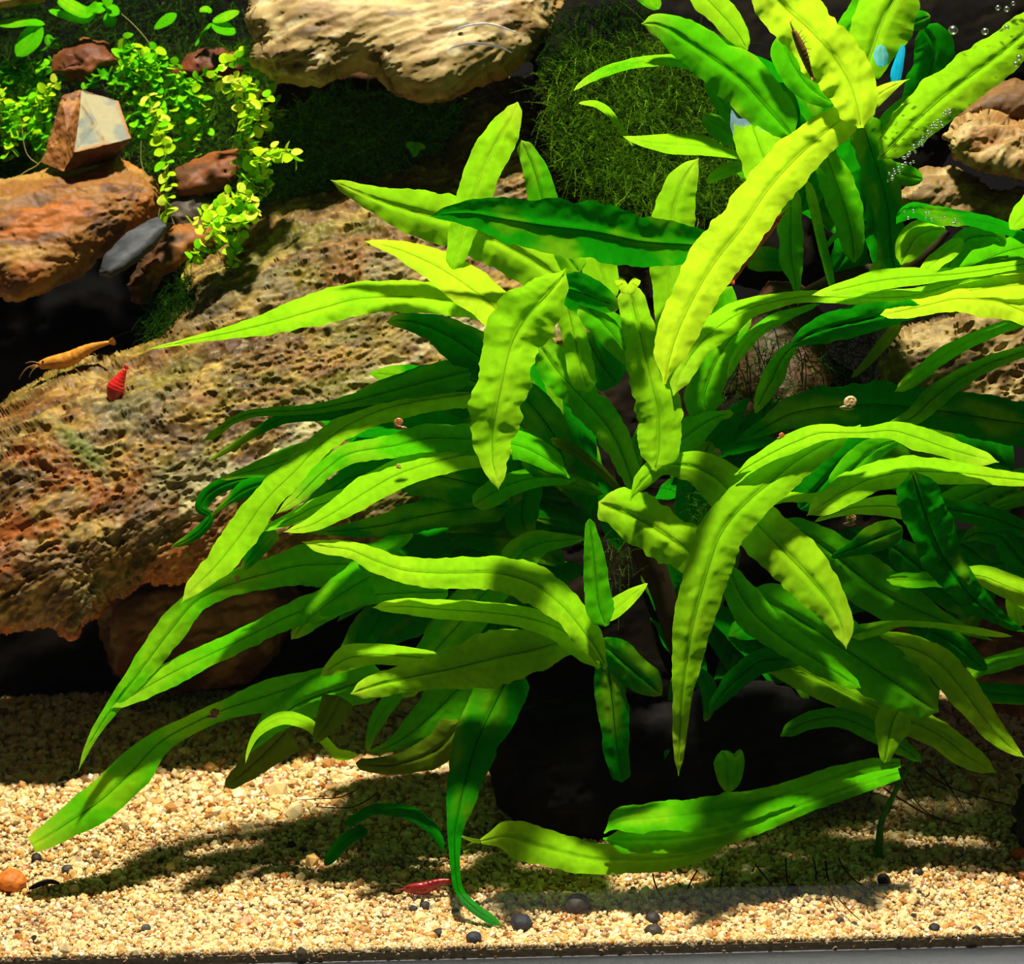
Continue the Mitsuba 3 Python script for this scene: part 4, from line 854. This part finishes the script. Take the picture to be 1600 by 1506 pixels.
moss('moss', 'sparse moss on the stones in the gap right of the central fern', '1130,560 1190,520 1300,520 1310,640 1230,690 1140,690', 'smooth_stone', 420, 24, .2, lin(34, 64, 10), lin(84, 130, 26), 7)
moss('moss', 'brownish moss behind the narrow crossing leaves at the right', '1290,500 1480,480 1500,560 1420,620 1300,620', 'mossy_rock', 900, 30, .2, lin(54, 60, 16), lin(96, 120, 30), 8, lift=.02)
moss('moss', 'fine moss caught on the short broad leaf in the middle of the central fern', '1070,770 1110,750 1120,820 1080,835', 0.078, 60, 26, .3, lin(60, 120, 20), lin(110, 170, 40), 9, width=.6)
moss('moss', 'wisp of moss beside the small upright leaf under the central fern', '935,830 985,840 990,900 950,930', 0.085, 40, 30, .1, lin(70, 110, 20), lin(120, 150, 50), 10, width=.55)

# ---------------------------------------------------------------- small-leaved stems of the left slope
ang = np.linspace(0, 2 * np.pi, 12, endpoint=False)
LP = np.vstack([[[0, 0, 0]], np.stack([0.5 + .5 * np.cos(ang), .42 * np.sin(ang) * (1 - .15 * np.cos(ang)), .10 * np.sin(ang) ** 2 - .10 * (0.5 + .5 * np.cos(ang)) ** 2], 1)])
LP[0] = [.45, 0, -.03]
LFc = np.array([[0, 1 + i, 1 + (i + 1) % 12] for i in range(12)])
LEAFLET = [mikit.ply((LP, LFc), 'small_leaf_bsdf', smooth=True, color=vcol(13, c) * (0.85 + .3 * LP[:, :1])) for c in
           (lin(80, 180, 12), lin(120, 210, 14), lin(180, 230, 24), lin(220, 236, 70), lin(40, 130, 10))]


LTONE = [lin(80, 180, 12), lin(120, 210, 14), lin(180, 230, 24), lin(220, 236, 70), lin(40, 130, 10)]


def leaflet(parent, base, direction, normal, size, v, sink=None):
    x = direction / np.linalg.norm(direction)
    z = normal - x * (normal @ x)
    z /= np.linalg.norm(z)
    M = np.eye(4)
    M[:3, :3] = np.stack([x, np.cross(z, x), z], 1) * size
    M[:3, 3] = base
    if sink is not None:
        sink.append((LP @ M[:3, :3].T + M[:3, 3], LTONE[v] * (0.85 + .3 * LP[:, :1])))
    else:
        part('leaf', {**LEAFLET[v], 'to_world': T(M)}, parent)


def stem_plant(label, path, Y0, size, tones, seed, group=None, gap=9.0, name='round_leaved_stem', single=True):
    r = np.random.default_rng(seed)
    p = nums(path)
    Y = np.asarray(Y0) + (.048 if p[:, 0].mean() < 320 or p[:, 0].mean() > 425 else .005)
    size = size * 1.18
    key = thing(name, label, 'plant', group)
    Lp = np.linalg.norm(np.diff(p[:, :2], axis=0), axis=1).sum()
    n = max(3, int(Lp / gap))
    c = curve(p[:, :2], n * 3 + 1)
    Ys = (Y if np.ndim(Y) else np.full(2, Y))
    Yc = np.interp(np.linspace(0, 1, len(c)), np.linspace(0, 1, len(Ys)), Ys)
    P = at(c[:, 0], c[:, 1], Yc)
    part('stem', plain(tube(P, .00035, 5), lin(110, 140, 40), 'small_leaf_bsdf'), key)
    sink = None if single else []
    for i in range(n + 1):
        b = P[min(3 * i, len(P) - 1)]
        t = P[min(3 * i + 1, len(P) - 1)] - P[max(3 * i - 1, 0)]
        t /= np.linalg.norm(t) + 1e-9
        a0 = np.array([1.0, -.3, .1]) if i % 2 == 0 else np.array([.35, -.9, .35])
        a0 = a0 + r.normal(size=3) * .35
        a0 -= t * (a0 @ t)
        for s_ in (1, -1):
            dirn = a0 * s_ / np.linalg.norm(a0) + t * .35 + r.normal(size=3) * .2
            nor = np.array([0, -.45, .85]) + r.normal(size=3) * .35
            leaflet(key, b, dirn, nor, size * mpp(Yc[0]) * r.uniform(.75, 1.2), int(r.choice(tones)), sink)
    if sink:                                            # leaves of a few pixels each, too small to pick apart
        k = part('leaves', mikit.ply((np.vstack([v for v, _ in sink]), (LFc[None] + 13 * np.arange(len(sink))[:, None, None]).reshape(-1, 3)), 'small_leaf_bsdf', smooth=True, color=np.clip(np.vstack([c for _, c in sink]), 0, 1)), key)
        tag(k, kind='stuff')
    return key


LIT, MIDL, SHD = [1, 2, 2, 3], [0, 1, 1, 2], [4, 0, 0, 1]  # leaf tones for stems in light and in shade, lighting put into the colour
stem_plant('hanging stem of round yellow-green leaves beside the orange-brown rock', '232,150 250,200 258,245 262,290 263,335', [.275, .222], 16, LIT, 1)
stem_plant('round-leaved stem creeping down over the boulder, lowest of the yellow-green ones', '345,318 320,345 298,372 284,395 298,425', [.262, .236], 15, LIT, 2)
stem_plant('thick round-leaved stem arching down to the boulder right of the small rusty stones', '400,270 385,292 372,312 350,332 345,350 392,345', [.265, .238], 17, LIT, 3)
stem_plant('round-leaved stem curling right towards the shaded moss', '388,240 405,250 425,246 445,236 462,250', [.275, .252], 17, LIT, 4)
stem_plant('bright yellow-green stem running down the right side of the small-leaved stand', '388,120 396,150 384,190 378,215 400,250', [.285, .262], 18, LIT, 5)
for j_, (pth, yy) in enumerate((('318,365 345,338 370,345 395,330', .244), ('300,350 325,330 350,320 380,300', .252), ('395,200 385,225 370,260 385,290', .268), ('360,130 384,142 396,170 410,200', .279), ('350,100 376,90 398,74 410,56', .30),
                                ('335,110 350,130 372,150 392,180', .286), ('300,405 312,388 330,372 352,362', .240), ('372,300 392,310 398,340', .248))):
    stem_plant('yellow-green stem with round leaves in the brightly lit band left of the boulder top', pth, yy, 15, LIT, 10 + j_, 'bright stems beside the boulder top')
for j_, (pth, yy) in enumerate((('205,180 214,200 222,215', .282), ('215,150 228,172 236,200', .285), ('240,120 246,150 250,185', .29), ('262,140 270,165 268,200', .29), ('225,80 236,110 244,140', .30), ('205,72 214,95 226,120', .305),
                                ('250,90 262,115 276,140', .30), ('275,120 288,140 286,170', .29), ('285,150 290,180 280,215', .29), ('195,60 205,75 190,90', .31), ('245,170 235,195 244,222', .28), ('300,140 310,165 296,190', .29))):
    stem_plant('small green stem with round leaves in the stand right of the pale-faced stone', pth, yy, 14, MIDL, 30 + j_, 'stems right of the pale-faced stone', single=False)
for j_, (pth, yy) in enumerate((('10,165 30,160 55,165', .29), ('0,175 15,190 30,210', .28), ('5,215 28,208 55,212', .28), ('60,180 70,195 60,215', .285), ('30,175 48,182 70,172', .288), ('0,200 20,220 10,240', .278), ('45,205 60,215 66,232', .28))):
    stem_plant('yellow-green stem with round leaves at the left edge beside the pale-faced stone', pth, yy, 14, MIDL, 50 + j_, 'stems at the left edge', single=False)
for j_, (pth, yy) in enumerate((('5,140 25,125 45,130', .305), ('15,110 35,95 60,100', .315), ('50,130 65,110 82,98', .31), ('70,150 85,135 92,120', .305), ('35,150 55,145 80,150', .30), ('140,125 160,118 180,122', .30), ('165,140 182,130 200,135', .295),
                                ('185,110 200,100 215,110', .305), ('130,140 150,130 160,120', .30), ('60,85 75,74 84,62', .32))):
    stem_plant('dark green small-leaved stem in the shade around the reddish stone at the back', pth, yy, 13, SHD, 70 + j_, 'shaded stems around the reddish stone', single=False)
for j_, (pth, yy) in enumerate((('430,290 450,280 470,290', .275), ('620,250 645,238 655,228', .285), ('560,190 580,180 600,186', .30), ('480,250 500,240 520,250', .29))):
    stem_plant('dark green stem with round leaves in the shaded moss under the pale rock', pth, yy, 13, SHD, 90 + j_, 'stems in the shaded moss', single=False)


dn = np.random.default_rng(19)
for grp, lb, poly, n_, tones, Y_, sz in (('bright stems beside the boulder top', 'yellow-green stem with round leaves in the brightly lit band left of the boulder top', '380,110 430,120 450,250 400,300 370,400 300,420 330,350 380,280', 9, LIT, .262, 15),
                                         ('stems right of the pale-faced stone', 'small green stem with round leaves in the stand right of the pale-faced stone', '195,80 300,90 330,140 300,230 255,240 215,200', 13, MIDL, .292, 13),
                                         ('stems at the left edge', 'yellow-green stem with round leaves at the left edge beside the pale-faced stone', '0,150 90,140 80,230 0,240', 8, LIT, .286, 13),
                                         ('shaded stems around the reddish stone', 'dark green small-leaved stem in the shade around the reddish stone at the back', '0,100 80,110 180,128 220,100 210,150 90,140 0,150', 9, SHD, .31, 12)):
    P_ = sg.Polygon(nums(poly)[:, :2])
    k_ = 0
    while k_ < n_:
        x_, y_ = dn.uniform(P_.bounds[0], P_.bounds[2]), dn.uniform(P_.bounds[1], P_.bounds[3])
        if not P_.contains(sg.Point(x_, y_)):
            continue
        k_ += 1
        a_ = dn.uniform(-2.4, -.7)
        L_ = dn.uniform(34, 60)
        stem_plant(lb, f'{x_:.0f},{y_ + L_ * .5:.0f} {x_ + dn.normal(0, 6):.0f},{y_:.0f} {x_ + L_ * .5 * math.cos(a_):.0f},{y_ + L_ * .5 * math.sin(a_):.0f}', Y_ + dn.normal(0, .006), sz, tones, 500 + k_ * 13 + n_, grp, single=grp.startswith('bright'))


def broad_leaf_plant(label, leaves, Y):
    Y += .045
    key = thing('broad_leaved_plant', label, 'plant')
    for i, tt in enumerate(leaves):
        (V_, F_, c_), _ = leaf_shape(nums(tt), Y + .003 * (i % 3), .4, tint='g', seed=400 + i + int(nums(tt)[0, 0]), tip=0, wavy=.5)
        part('leaf', mikit.ply((V_, F_), 'leaf_bsdf', smooth=True, color=c_), key)
    return key


broad_leaf_plant('small plant with one pointed oval leaf hanging at the upper left corner', ['62,36 22,32 '.replace(' 22,32 ', ',8 ') + '56,48,26 46,62,32 34,78,24 26,88,6'.replace('  ', ' '), '70,38,6 45,34,12 20,36,14 -4,38,6'], .300)
broad_leaf_plant('plant with pointed light green leaves along the top left edge', ['150,2,6 135,20,18 115,12,20 92,-4,14', '150,4,6 132,30,14 112,26,14 76,16,5', '62,8,10 40,6,12 18,14,5'], .312)
broad_leaf_plant('plant with oval bright green leaves at the top, above the reddish stone', ['166,14,5 155,12,16 142,18,5', '166,12,5 176,16,18 186,22,5', '168,20,5 172,32,20 176,43,5', '166,10,5 168,2,16 170,-8,5'], .310)
broad_leaf_plant('plant with three bright green leaves at the top, left of the pale rock', ['330,38,5 345,42,20 368,52,5', '332,34,5 352,26,14 374,18,4', '330,36,4 318,52,5 305,72,3', '330,20,5 322,14,10 312,18,4'], .305)
broad_leaf_plant('single slanting oval leaf at the top between the two leafy plants', ['276,22,5 262,30,16 248,40,10 241,45,3'], .312)
p_ = thing('fern_leaflet', 'pair of small bright green leaflets in the shaded moss under the pale rock', 'leaf')
for i, tt in enumerate(('646,246,4 648,232,16 634,226,6', '646,240,4 654,228,12 664,232,4')):
    (V_, F_, c_), _ = leaf_shape(nums(tt), .27, .3, tint='g', seed=450 + i, tip=0, wavy=.4)
    part('blade', mikit.ply((V_, F_), 'leaf_bsdf', smooth=True, color=c_), p_)

# pale threads (hair roots) hanging from the stems
for i, (tt, yy, lb) in enumerate((('34,190,2 36,215,2 42,240,2 60,256,1.4', .27, 'pale curling root thread at the left edge above the orange-brown rock'),
                                  ('72,240,1.6 58,258,2 40,268,2 20,284,1.4', .262, 'pale root thread curling left onto the orange-brown rock'),
                                  ('250,326,2 248,340,2.4 254,355,2 265,365,1.4', .226, 'left of two pale root threads under the hanging stem'),
                                  ('268,338,1.6 272,350,2 280,362,1.2', .226, 'right of two pale root threads under the hanging stem'),
                                  ('374,335,1.6 384,350,2 390,370,1.6 393,392,1', .238, 'pale root thread hanging onto the top of the boulder'),
                                  ('221,220,1.6 220,245,2 224,265,2 236,278,1.4', .24, 'pale root thread right of the pale-faced stone'),
                                  ('190,22,1.6 212,42,2 232,66,1.6 242,82,1', .30, 'pale thread slanting across the top left plants'))):
    k_ = thing('root_thread', lb, 'root')
    c_ = curve(nums(tt), 24)
    scene[k_] = plain(tube(at(c_[:, 0], c_[:, 1], yy + .05), c_[:, 2] * .00012, 5), lin(196, 186, 110), 'small_leaf_bsdf')

# more dark leaf bases and half-hidden leaves inside the clump
# ---------------------------------------------------------------- shrimps, snails, pebbles, bubbles
def shrimp(label, spine, Y, belly, ca, cb, seed, legs=7, feelers=(), fan=1.0, dY=0.0, clear=0.0):
    """spine: pixels x,y,height along the back from the head to the tail; belly: which side of the spine the legs are on (+1 / -1)."""
    r = np.random.default_rng(seed)
    p = nums(spine)
    c = curve(p, 46)
    Yc = Y + dY * np.linspace(-.5, .5, 46)
    P = at(c[:, 0], c[:, 1], Yc)
    s_ = np.linspace(0, 1, 46)
    seg = np.where(s_ > .40, 1 + .025 * np.sign(np.sin((s_ - .40) * 2 * np.pi * 11)), 1.0)         # overlapping rings of the tail
    R = c[:, 2] * mpp(Y) / 2 * seg
    m_ = tube(P, R, 14, .72)
    V_ = np.asarray(m_.vertices)
    sv = np.r_[np.repeat(s_, 14), 0, 1]
    mot = meshkit.fbm(V_ * 900, 3, seed)
    w = smooth01(.42, .62, mot) * .8
    col = blend(vcol(len(V_), ca), cb, w)
    col = col * (1 - .2 * (np.abs(np.sin((sv - .40) * np.pi * 11)) < .18) * (sv > .40))[:, None]
    key = thing('shrimp', label, 'shrimp')
    part('body', mikit.ply(m_, 'shrimp_bsdf', smooth=True, color=np.clip(col, .003, .9)), key)
    t, a_, b_ = frames(P)
    img = np.stack([RIGHT, -UP])
    pn = np.gradient(c[:, :2], axis=0); pn /= np.linalg.norm(pn, axis=1, keepdims=True)
    dn = np.stack([-pn[:, 1], pn[:, 0]], 1) * belly
    mm = mpp(Y)
    to3 = lambda d2: d2[0] * RIGHT - d2[1] * UP
    # tail fan
    fl = []
    e = P[-1]; td = -to3(-pn[-1]) * 1.0
    for q_ in (-.55, -.25, 0, .25, .55):
        d_ = pn[-1] * math.cos(q_) + dn[-1] * math.sin(q_)
        tip_ = e + to3(d_) * 15 * mm * fan + FWD * q_ * .002
        fl.append(tube(np.linspace(e - to3(pn[-1]) * 2 * mm, tip_, 6), np.array([.6, 1.5, 2.1, 2.2, 1.7, .5]) * mm * fan, 8, .3))
    part('tail_fan', plain(joined(fl), np.asarray(ca) * .8 + np.asarray(cb) * .3, 'shrimp_bsdf', jitter=.3), key)
    # rostrum and eyes
    hd = -pn[0]
    part('rostrum', plain(tube(np.array([P[2], P[0] + to3(hd) * 7 * mm, P[0] + to3(hd) * 15 * mm]), np.array([2.2, 1.3, .3]) * mm, 6), ca, 'shrimp_bsdf'), key)
    for sd in (-1, 1):
        ey = trimesh.creation.icosphere(subdivisions=2, radius=1.9 * mm)
        ey.apply_translation(P[3] + FWD * sd * R[3] * .8 - to3(dn[3]) * R[3] * .5)
        part('eye', plain(ey, lin(16, 10, 8), 'shrimp_bsdf'), key)
    # walking legs and swimming legs
    for i in range(legs):
        j_ = int(5 + i * 3.6)
        if j_ > 40: break
        d_ = dn[j_] + pn[j_] * (r.uniform(-.7, .5) if i < 5 else .5)
        ln = (17 if i < 5 else 8) * r.uniform(.8, 1.15) * c[:, 2].max() / 26
        k1 = P[j_] + to3(dn[j_]) * R[j_] * .8
        k2 = k1 + to3(d_) * ln * .55 * mm - FWD * .001 * (i % 2)
        k3 = k2 + to3(dn[j_] * .8 - pn[j_] * .5 * (1 if i < 3 else -1)) * ln * .5 * mm
        part('leg', plain(tube(curve(np.array([k1, k2, k3]), 8), np.linspace(.8, .35, 8) * mm, 5), np.asarray(ca) * .7 + np.array([.12, .10, .06]), 'shrimp_bsdf'), key)
    for ftxt in feelers:
        g = curve(nums(ftxt), 24)
        part('antenna', plain(tube(at(g[:, 0], g[:, 1], Y - .001), np.linspace(.55, .25, 24) * mm, 4), np.asarray(ca) * .6 + np.array([.2, .16, .1]), 'shrimp_bsdf'), key)
    return key


yb = lambda x_, y_: float(surf_y('boulder', np.array([x_]), np.array([y_]))[0])
shrimp('translucent orange shrimp standing on the upper edge of the boulder', '62,571,12 78,567,20 98,564,25 114,558,23 130,549,18 145,542,13 158,538,9 170,535,6', yb(110, 585) - .004, 1, lin(196, 122, 30), lin(226, 160, 60), 3, 9,
       ('58,570,1 42,575,1 34,585,1 30,592,1', '60,572,1 50,580,1 46,590,1', '62,568,1 48,565,1 40,568,1'), .7)
shrimp('bright red shrimp climbing down the boulder, head low', '178,632,10 178,618,22 181,606,28 186,595,20 192,584,11 196,577,6', yb(180, 610) - .007, 1, lin(196, 24, 22), lin(220, 52, 44), 5, 7,
       ('178,634,1 172,642,1 175,650,1', '182,634,1 190,640,1 186,650,1'), .5)
shrimp('slim dark red shrimp clinging below the long bright leaf in the upper middle', '1219,338,8 1206,350,16 1192,366,20 1178,384,18 1166,402,15 1154,422,11 1146,436,7', .098, 1, lin(150, 40, 16), lin(176, 60, 26), 7, 8,
       ('1221,336,1 1228,326,1 1240,320,1',), .6)
shrimp('dark red shrimp on the shaded sand at the bottom, behind the hanging leaf', '632,1389,10 644,1388,18 658,1388,23 672,1384,20 686,1379,15 698,1377,11 712,1376,7', float(on_sand(660, 1404)[1]) + .002, 1, lin(128, 12, 18), lin(150, 30, 30), 9, 8,
       ('630,1386,1 618,1380,1 606,1382,1',), .7)
shrimp('thin brown shrimp resting on the big leaf at the top of the upper right fern', '1240,48,7 1246,62,11 1253,78,13 1259,94,11 1264,108,8 1269,120,5', .104, -1, lin(120, 90, 34), lin(150, 110, 50), 11, 7, ('1240,46,1 1236,36,1 1240,28,1',), .5)


def snail(label, px_, py_, size, Y, ca, cb, seed, turn=0.0):
    key = thing('snail', label, 'snail')
    mm = mpp(Y)
    th = np.linspace(0, 5.2 * np.pi, 90)
    rad = size * mm * .5 * np.exp((th - th[-1]) * .11) * .62
    o = at(px_, py_, Y)
    P = o + (np.cos(th + turn) * rad)[:, None] * RIGHT + (np.sin(th + turn) * rad)[:, None] * UP - FWD * ((1 - th / th[-1]) * size * mm * .18)[:, None]
    m_ = tube(P, rad * .62, 10)
    s_ = np.r_[np.repeat(np.sin(th * 6), 10), 0, 0]
    part('shell', mikit.ply(m_, 'shrimp_bsdf', smooth=True, color=blend(vcol(len(s_), ca), cb, smooth01(.2, .8, s_))), key)
    part('foot', plain(tube(np.array([P[-1] + RIGHT * size * mm * q_ - UP * size * mm * .1 for q_ in (-.5, -.2, .15, .4)]), np.array([.05, .16, .16, .06]) * size * mm, 8), lin(120, 100, 70), 'shrimp_bsdf'), key)


snail('small brown spiral snail on the long leaf reaching down to the sand', 337, 1114, 20, .067, lin(130, 90, 50), lin(180, 140, 90), 1)
snail('tiny brown snail on the long leaf at the left, above the rounded rock', 371, 902, 12, .074, lin(120, 80, 30), lin(170, 120, 60), 2, 1)
snail('tiny pale snail above the arching leaf in the middle of the central fern', 1122, 705, 14, .072, lin(170, 140, 90), lin(210, 190, 140), 3, 2)
snail('brown striped snail under the banded leaf at the right', 1331, 810, 22, .075, lin(130, 90, 40), lin(190, 150, 90), 4, .5)
snail('brown snail wedged between the left leaves of the central fern', 624, 660, 22, .080, lin(150, 94, 44), lin(170, 110, 60), 5, 1.4)
snail('tiny yellow snail on the light leaf at the left of the central fern', 623, 727, 9, .067, lin(210, 170, 70), lin(226, 190, 100), 6, 1.2)
snail('tiny orange snail on the dark leaf right of the crown', 1222, 680, 12, .066, lin(190, 90, 30), lin(210, 120, 50), 7, .3)
snail('cream snail with a pointed shell on the dark broad leaf at the right', 1330, 628, 26, .068, lin(190, 150, 90), lin(220, 196, 150), 8, .2)


def pebble(label, px_, py_, size, ca, seed, name='pebble', cat='pebble', squash=.85):
    r = np.random.default_rng(seed)
    m_ = trimesh.creation.icosphere(subdivisions=3)
    v = np.asarray(m_.vertices)
    v = v * (1 + .35 * (meshkit.fbm(v * 1.1 + seed * 3.3, 2, seed)[:, None] - .5) + .14 * (meshkit.fbm(v * 4 + seed, 3, seed + 1)[:, None] - .5))
    v = v * np.array([1.0, .9, squash]) @ trimesh.transformations.rotation_matrix(r.uniform(0, 6), [0, 0, 1])[:3, :3].T
    d_ = on_sand(px_, py_)
    rad = size * mpp(d_[1]) / 2
    y_ = max(d_[1], rad + .0015)
    c_ = np.array([d_[0], y_, float(sand_z(d_[0], y_)) + rad * .5])
    key = thing(name, label, cat)
    scene[key] = plain(trimesh.Trimesh(v * rad + c_, m_.faces, process=False), ca, 'rock_bsdf', jitter=.6, seed=seed)
    return key


DK, GR, BL = lin(38, 32, 26), lin(70, 66, 62), lin(40, 42, 52)
for i, (x_, y_, s_, c_, lb) in enumerate((
        (57, 1344, 19, DK, 'dark round pebble on the sand just below the tip of the long left leaf'), (105, 1361, 19, GR, 'grey pebble on the sand right of the one below the leaf tip'),
        (250, 1346, 13, DK, 'small dark pebble in the leaf shadow on the sand at the left'), (455, 1320, 17, DK, 'left of two touching dark pebbles left of the plantlet'), (473, 1327, 15, DK, 'right of two touching dark pebbles left of the plantlet'),
        (903, 1420, 42, lin(44, 34, 22), 'largest dark brown round pebble on the sand at the bottom middle'), (815, 1446, 36, BL, 'bluish black pebble at the end of the hanging leaf tail'), (740, 1470, 28, BL, 'dark oval pebble against the front pane, left of the bluish one'),
        (686, 1460, 19, DK, 'small dark pebble against the pane, leftmost of the bottom middle row'), (1020, 1437, 26, DK, 'upper of the stacked dark pebbles near the bottom middle'), (1021, 1459, 30, lin(56, 46, 36), 'lower brown pebble of the stack near the bottom middle'),
        (1027, 1427, 16, lin(60, 40, 26), 'little brown pebble on top of the stacked dark ones'), (1109, 1426, 13, lin(96, 56, 30), 'tiny reddish pebble right of the stacked dark ones'), (1460, 1454, 20, DK, 'dark pebble near the pane, left of the last one at the lower right'),
        (1380, 1382, 24, lin(26, 20, 16), 'black pebble at the foot of the single green stalk'), (1434, 1371, 18, DK, 'dark pebble right of the one at the stalk foot'), (1526, 1457, 17, DK, 'dark pebble near the pane at the lower right'),
        (1550, 1247, 14, lin(70, 56, 50), 'small grey-brown pebble on the lit sand under the right leaves'), (1591, 1228, 20, lin(80, 66, 62), 'greyish pebble at the right edge on the lit sand'), (1592, 1346, 30, lin(176, 84, 34), 'orange stone at the right edge on the sand'),
        (1335, 1447, 14, DK, 'dark crumb on the sand right of the long root'), (1312, 1441, 17, lin(60, 40, 26), 'brown crumb on the sand beside the long root tip'), (229, 1456, 18, GR, 'grey pebble low on the bright sand at the left'),
        (62, 1438, 13, lin(110, 90, 50), 'olive pebble on the bright sand in the lower left corner'), (664, 1416, 20, DK, 'dark pebble right under the red shrimp on the sand'), (646, 1420, 15, DK, 'dark crumb left of the pebble under the red shrimp'),
        (712, 1424, 15, DK, 'dark crumb right of the pebble under the red shrimp'), (1238, 1397, 22, lin(30, 24, 18), 'black flat pebble in the shade below the folded leaf'), (1592, 1308, 30, lin(24, 28, 18), 'blackish green pebble at the right edge above the orange stone'),
        (280, 1205, 12, DK, 'dark crumb at the edge of the deep shade beside the long left leaf'), (1455, 1360, 9, DK, 'tiny dark crumb right of the stalk on the shaded sand'), (1500, 1392, 8, DK, 'tiny dark crumb on the shaded sand at the right'))):
    pebble(lb, x_, y_, s_, c_, 100 + i)
pebble('orange brown stone in the lower left corner of the sand', 18, 1388, 52, lin(196, 110, 36), 201, 'orange_stone', 'stone', .7)
k_ = thing('leaf_scrap', 'black decayed leaf scrap beside the orange stone in the lower left', 'leaf')
c_ = curve(nums('46,1388,8 60,1382,16 75,1377,14 92,1380,8'), 16)
scene[k_] = plain(tube(np.array([on_sand(a, b, .0025) for a, b in c_[:, :2]]), c_[:, 2] * .0001, 8, .5), lin(24, 18, 14), 'rock_bsdf', jitter=.5)

# bubbles
bub = trimesh.creation.icosphere(subdivisions=3)
BUB = mikit.ply(bub, 'bubble_bsdf', smooth=True)


def bubble(px_, py_, d_, Y, label, group=None):
    M = np.eye(4)
    M[:3, :3] *= d_ * mpp(Y) / 2
    M[:3, 3] = at(px_, py_, Y)
    key = thing('air_bubble', label, 'bubble', group)
    scene[key] = {**BUB, 'to_world': T(M)}


bubble(1489, 47, 14, .11, 'largest air bubble, at the upper right above the speckled leaf')
for x_, y_, d_ in ((1539, 49, 11), (1559, 12, 8), (1573, 14, 9), (1583, 5, 7), (1573, 43, 8), (1592, 90, 9), (1587, 100, 8)):
    bubble(x_, y_, d_, .11, 'small air bubble among those around the tip of the speckled leaf', 'bubbles at the upper right')
rb_ = np.random.default_rng(3)
for i in range(46):
    t_ = rb_.random()
    x_ = 1492 - 104 * t_ + rb_.normal(0, 3.5); y_ = 168 + 104 * t_ + rb_.normal(0, 3.5) + (rb_.random() * 14 if t_ > .7 else 0)
    bubble(x_, y_, rb_.uniform(3.5, 6.5), .110 - .0003 * i / 10, 'tiny air bubble in the string clinging under the speckled leaf', 'bubbles under the speckled leaf')
for i in range(16):
    t_ = rb_.random()
    bubble(1412 + 90 * t_, 336 + 14 * t_ + rb_.normal(0, 5), rb_.uniform(3, 5.5), .066, 'tiny air bubble on the curled dark leaf at the right', 'bubbles on the curled dark leaf')

# clear suction cup on the front pane
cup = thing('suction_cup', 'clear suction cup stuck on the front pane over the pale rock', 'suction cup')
c0 = at(745, 84, .0008)
prof = np.array([[.0004, .0165], [.0010, .0168], [.0022, .0150], [.0050, .0118], [.0078, .0075], [.0086, .0050], [.0092, .0050], [.0125, .0048], [.0130, .0040], [.0132, .0002]])
th = np.linspace(0, 2 * np.pi, 64, endpoint=False)
V_ = np.stack([c0[0] + prof[:, 1:2] * np.cos(th), c0[1] + prof[:, :1] + 0 * th, c0[2] + prof[:, 1:2] * np.sin(th)], -1).reshape(-1, 3)
i_, j_ = np.meshgrid(np.arange(len(prof) - 1), np.arange(46), indexing='ij')
F_ = np.stack([i_ * 64 + j_, i_ * 64 + (j_ + 1) % 64, (i_ + 1) * 64 + (j_ + 1) % 64, (i_ + 1) * 64 + j_], -1).reshape(-1, 4)
for txt_, w_ in (('700,62 712,46 732,40 755,37 792,45 823,61', 3.4), ('694,83 710,73 744,68 775,72 800,83', 4.6)):  # bright reflection arcs of the cup, put in as pale milky tubes
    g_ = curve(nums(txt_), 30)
    part('lip', mikit.ply(tube(at(g_[:, 0], g_[:, 1], .0040), np.sin(np.linspace(.15, np.pi - .15, 30)) * w_ * .00011, 8, .7), 'cup_glint_bsdf', smooth=True), cup)
scene[cup + '__dome'] = mikit.ply((V_, F_), 'cup_bsdf', smooth=True)
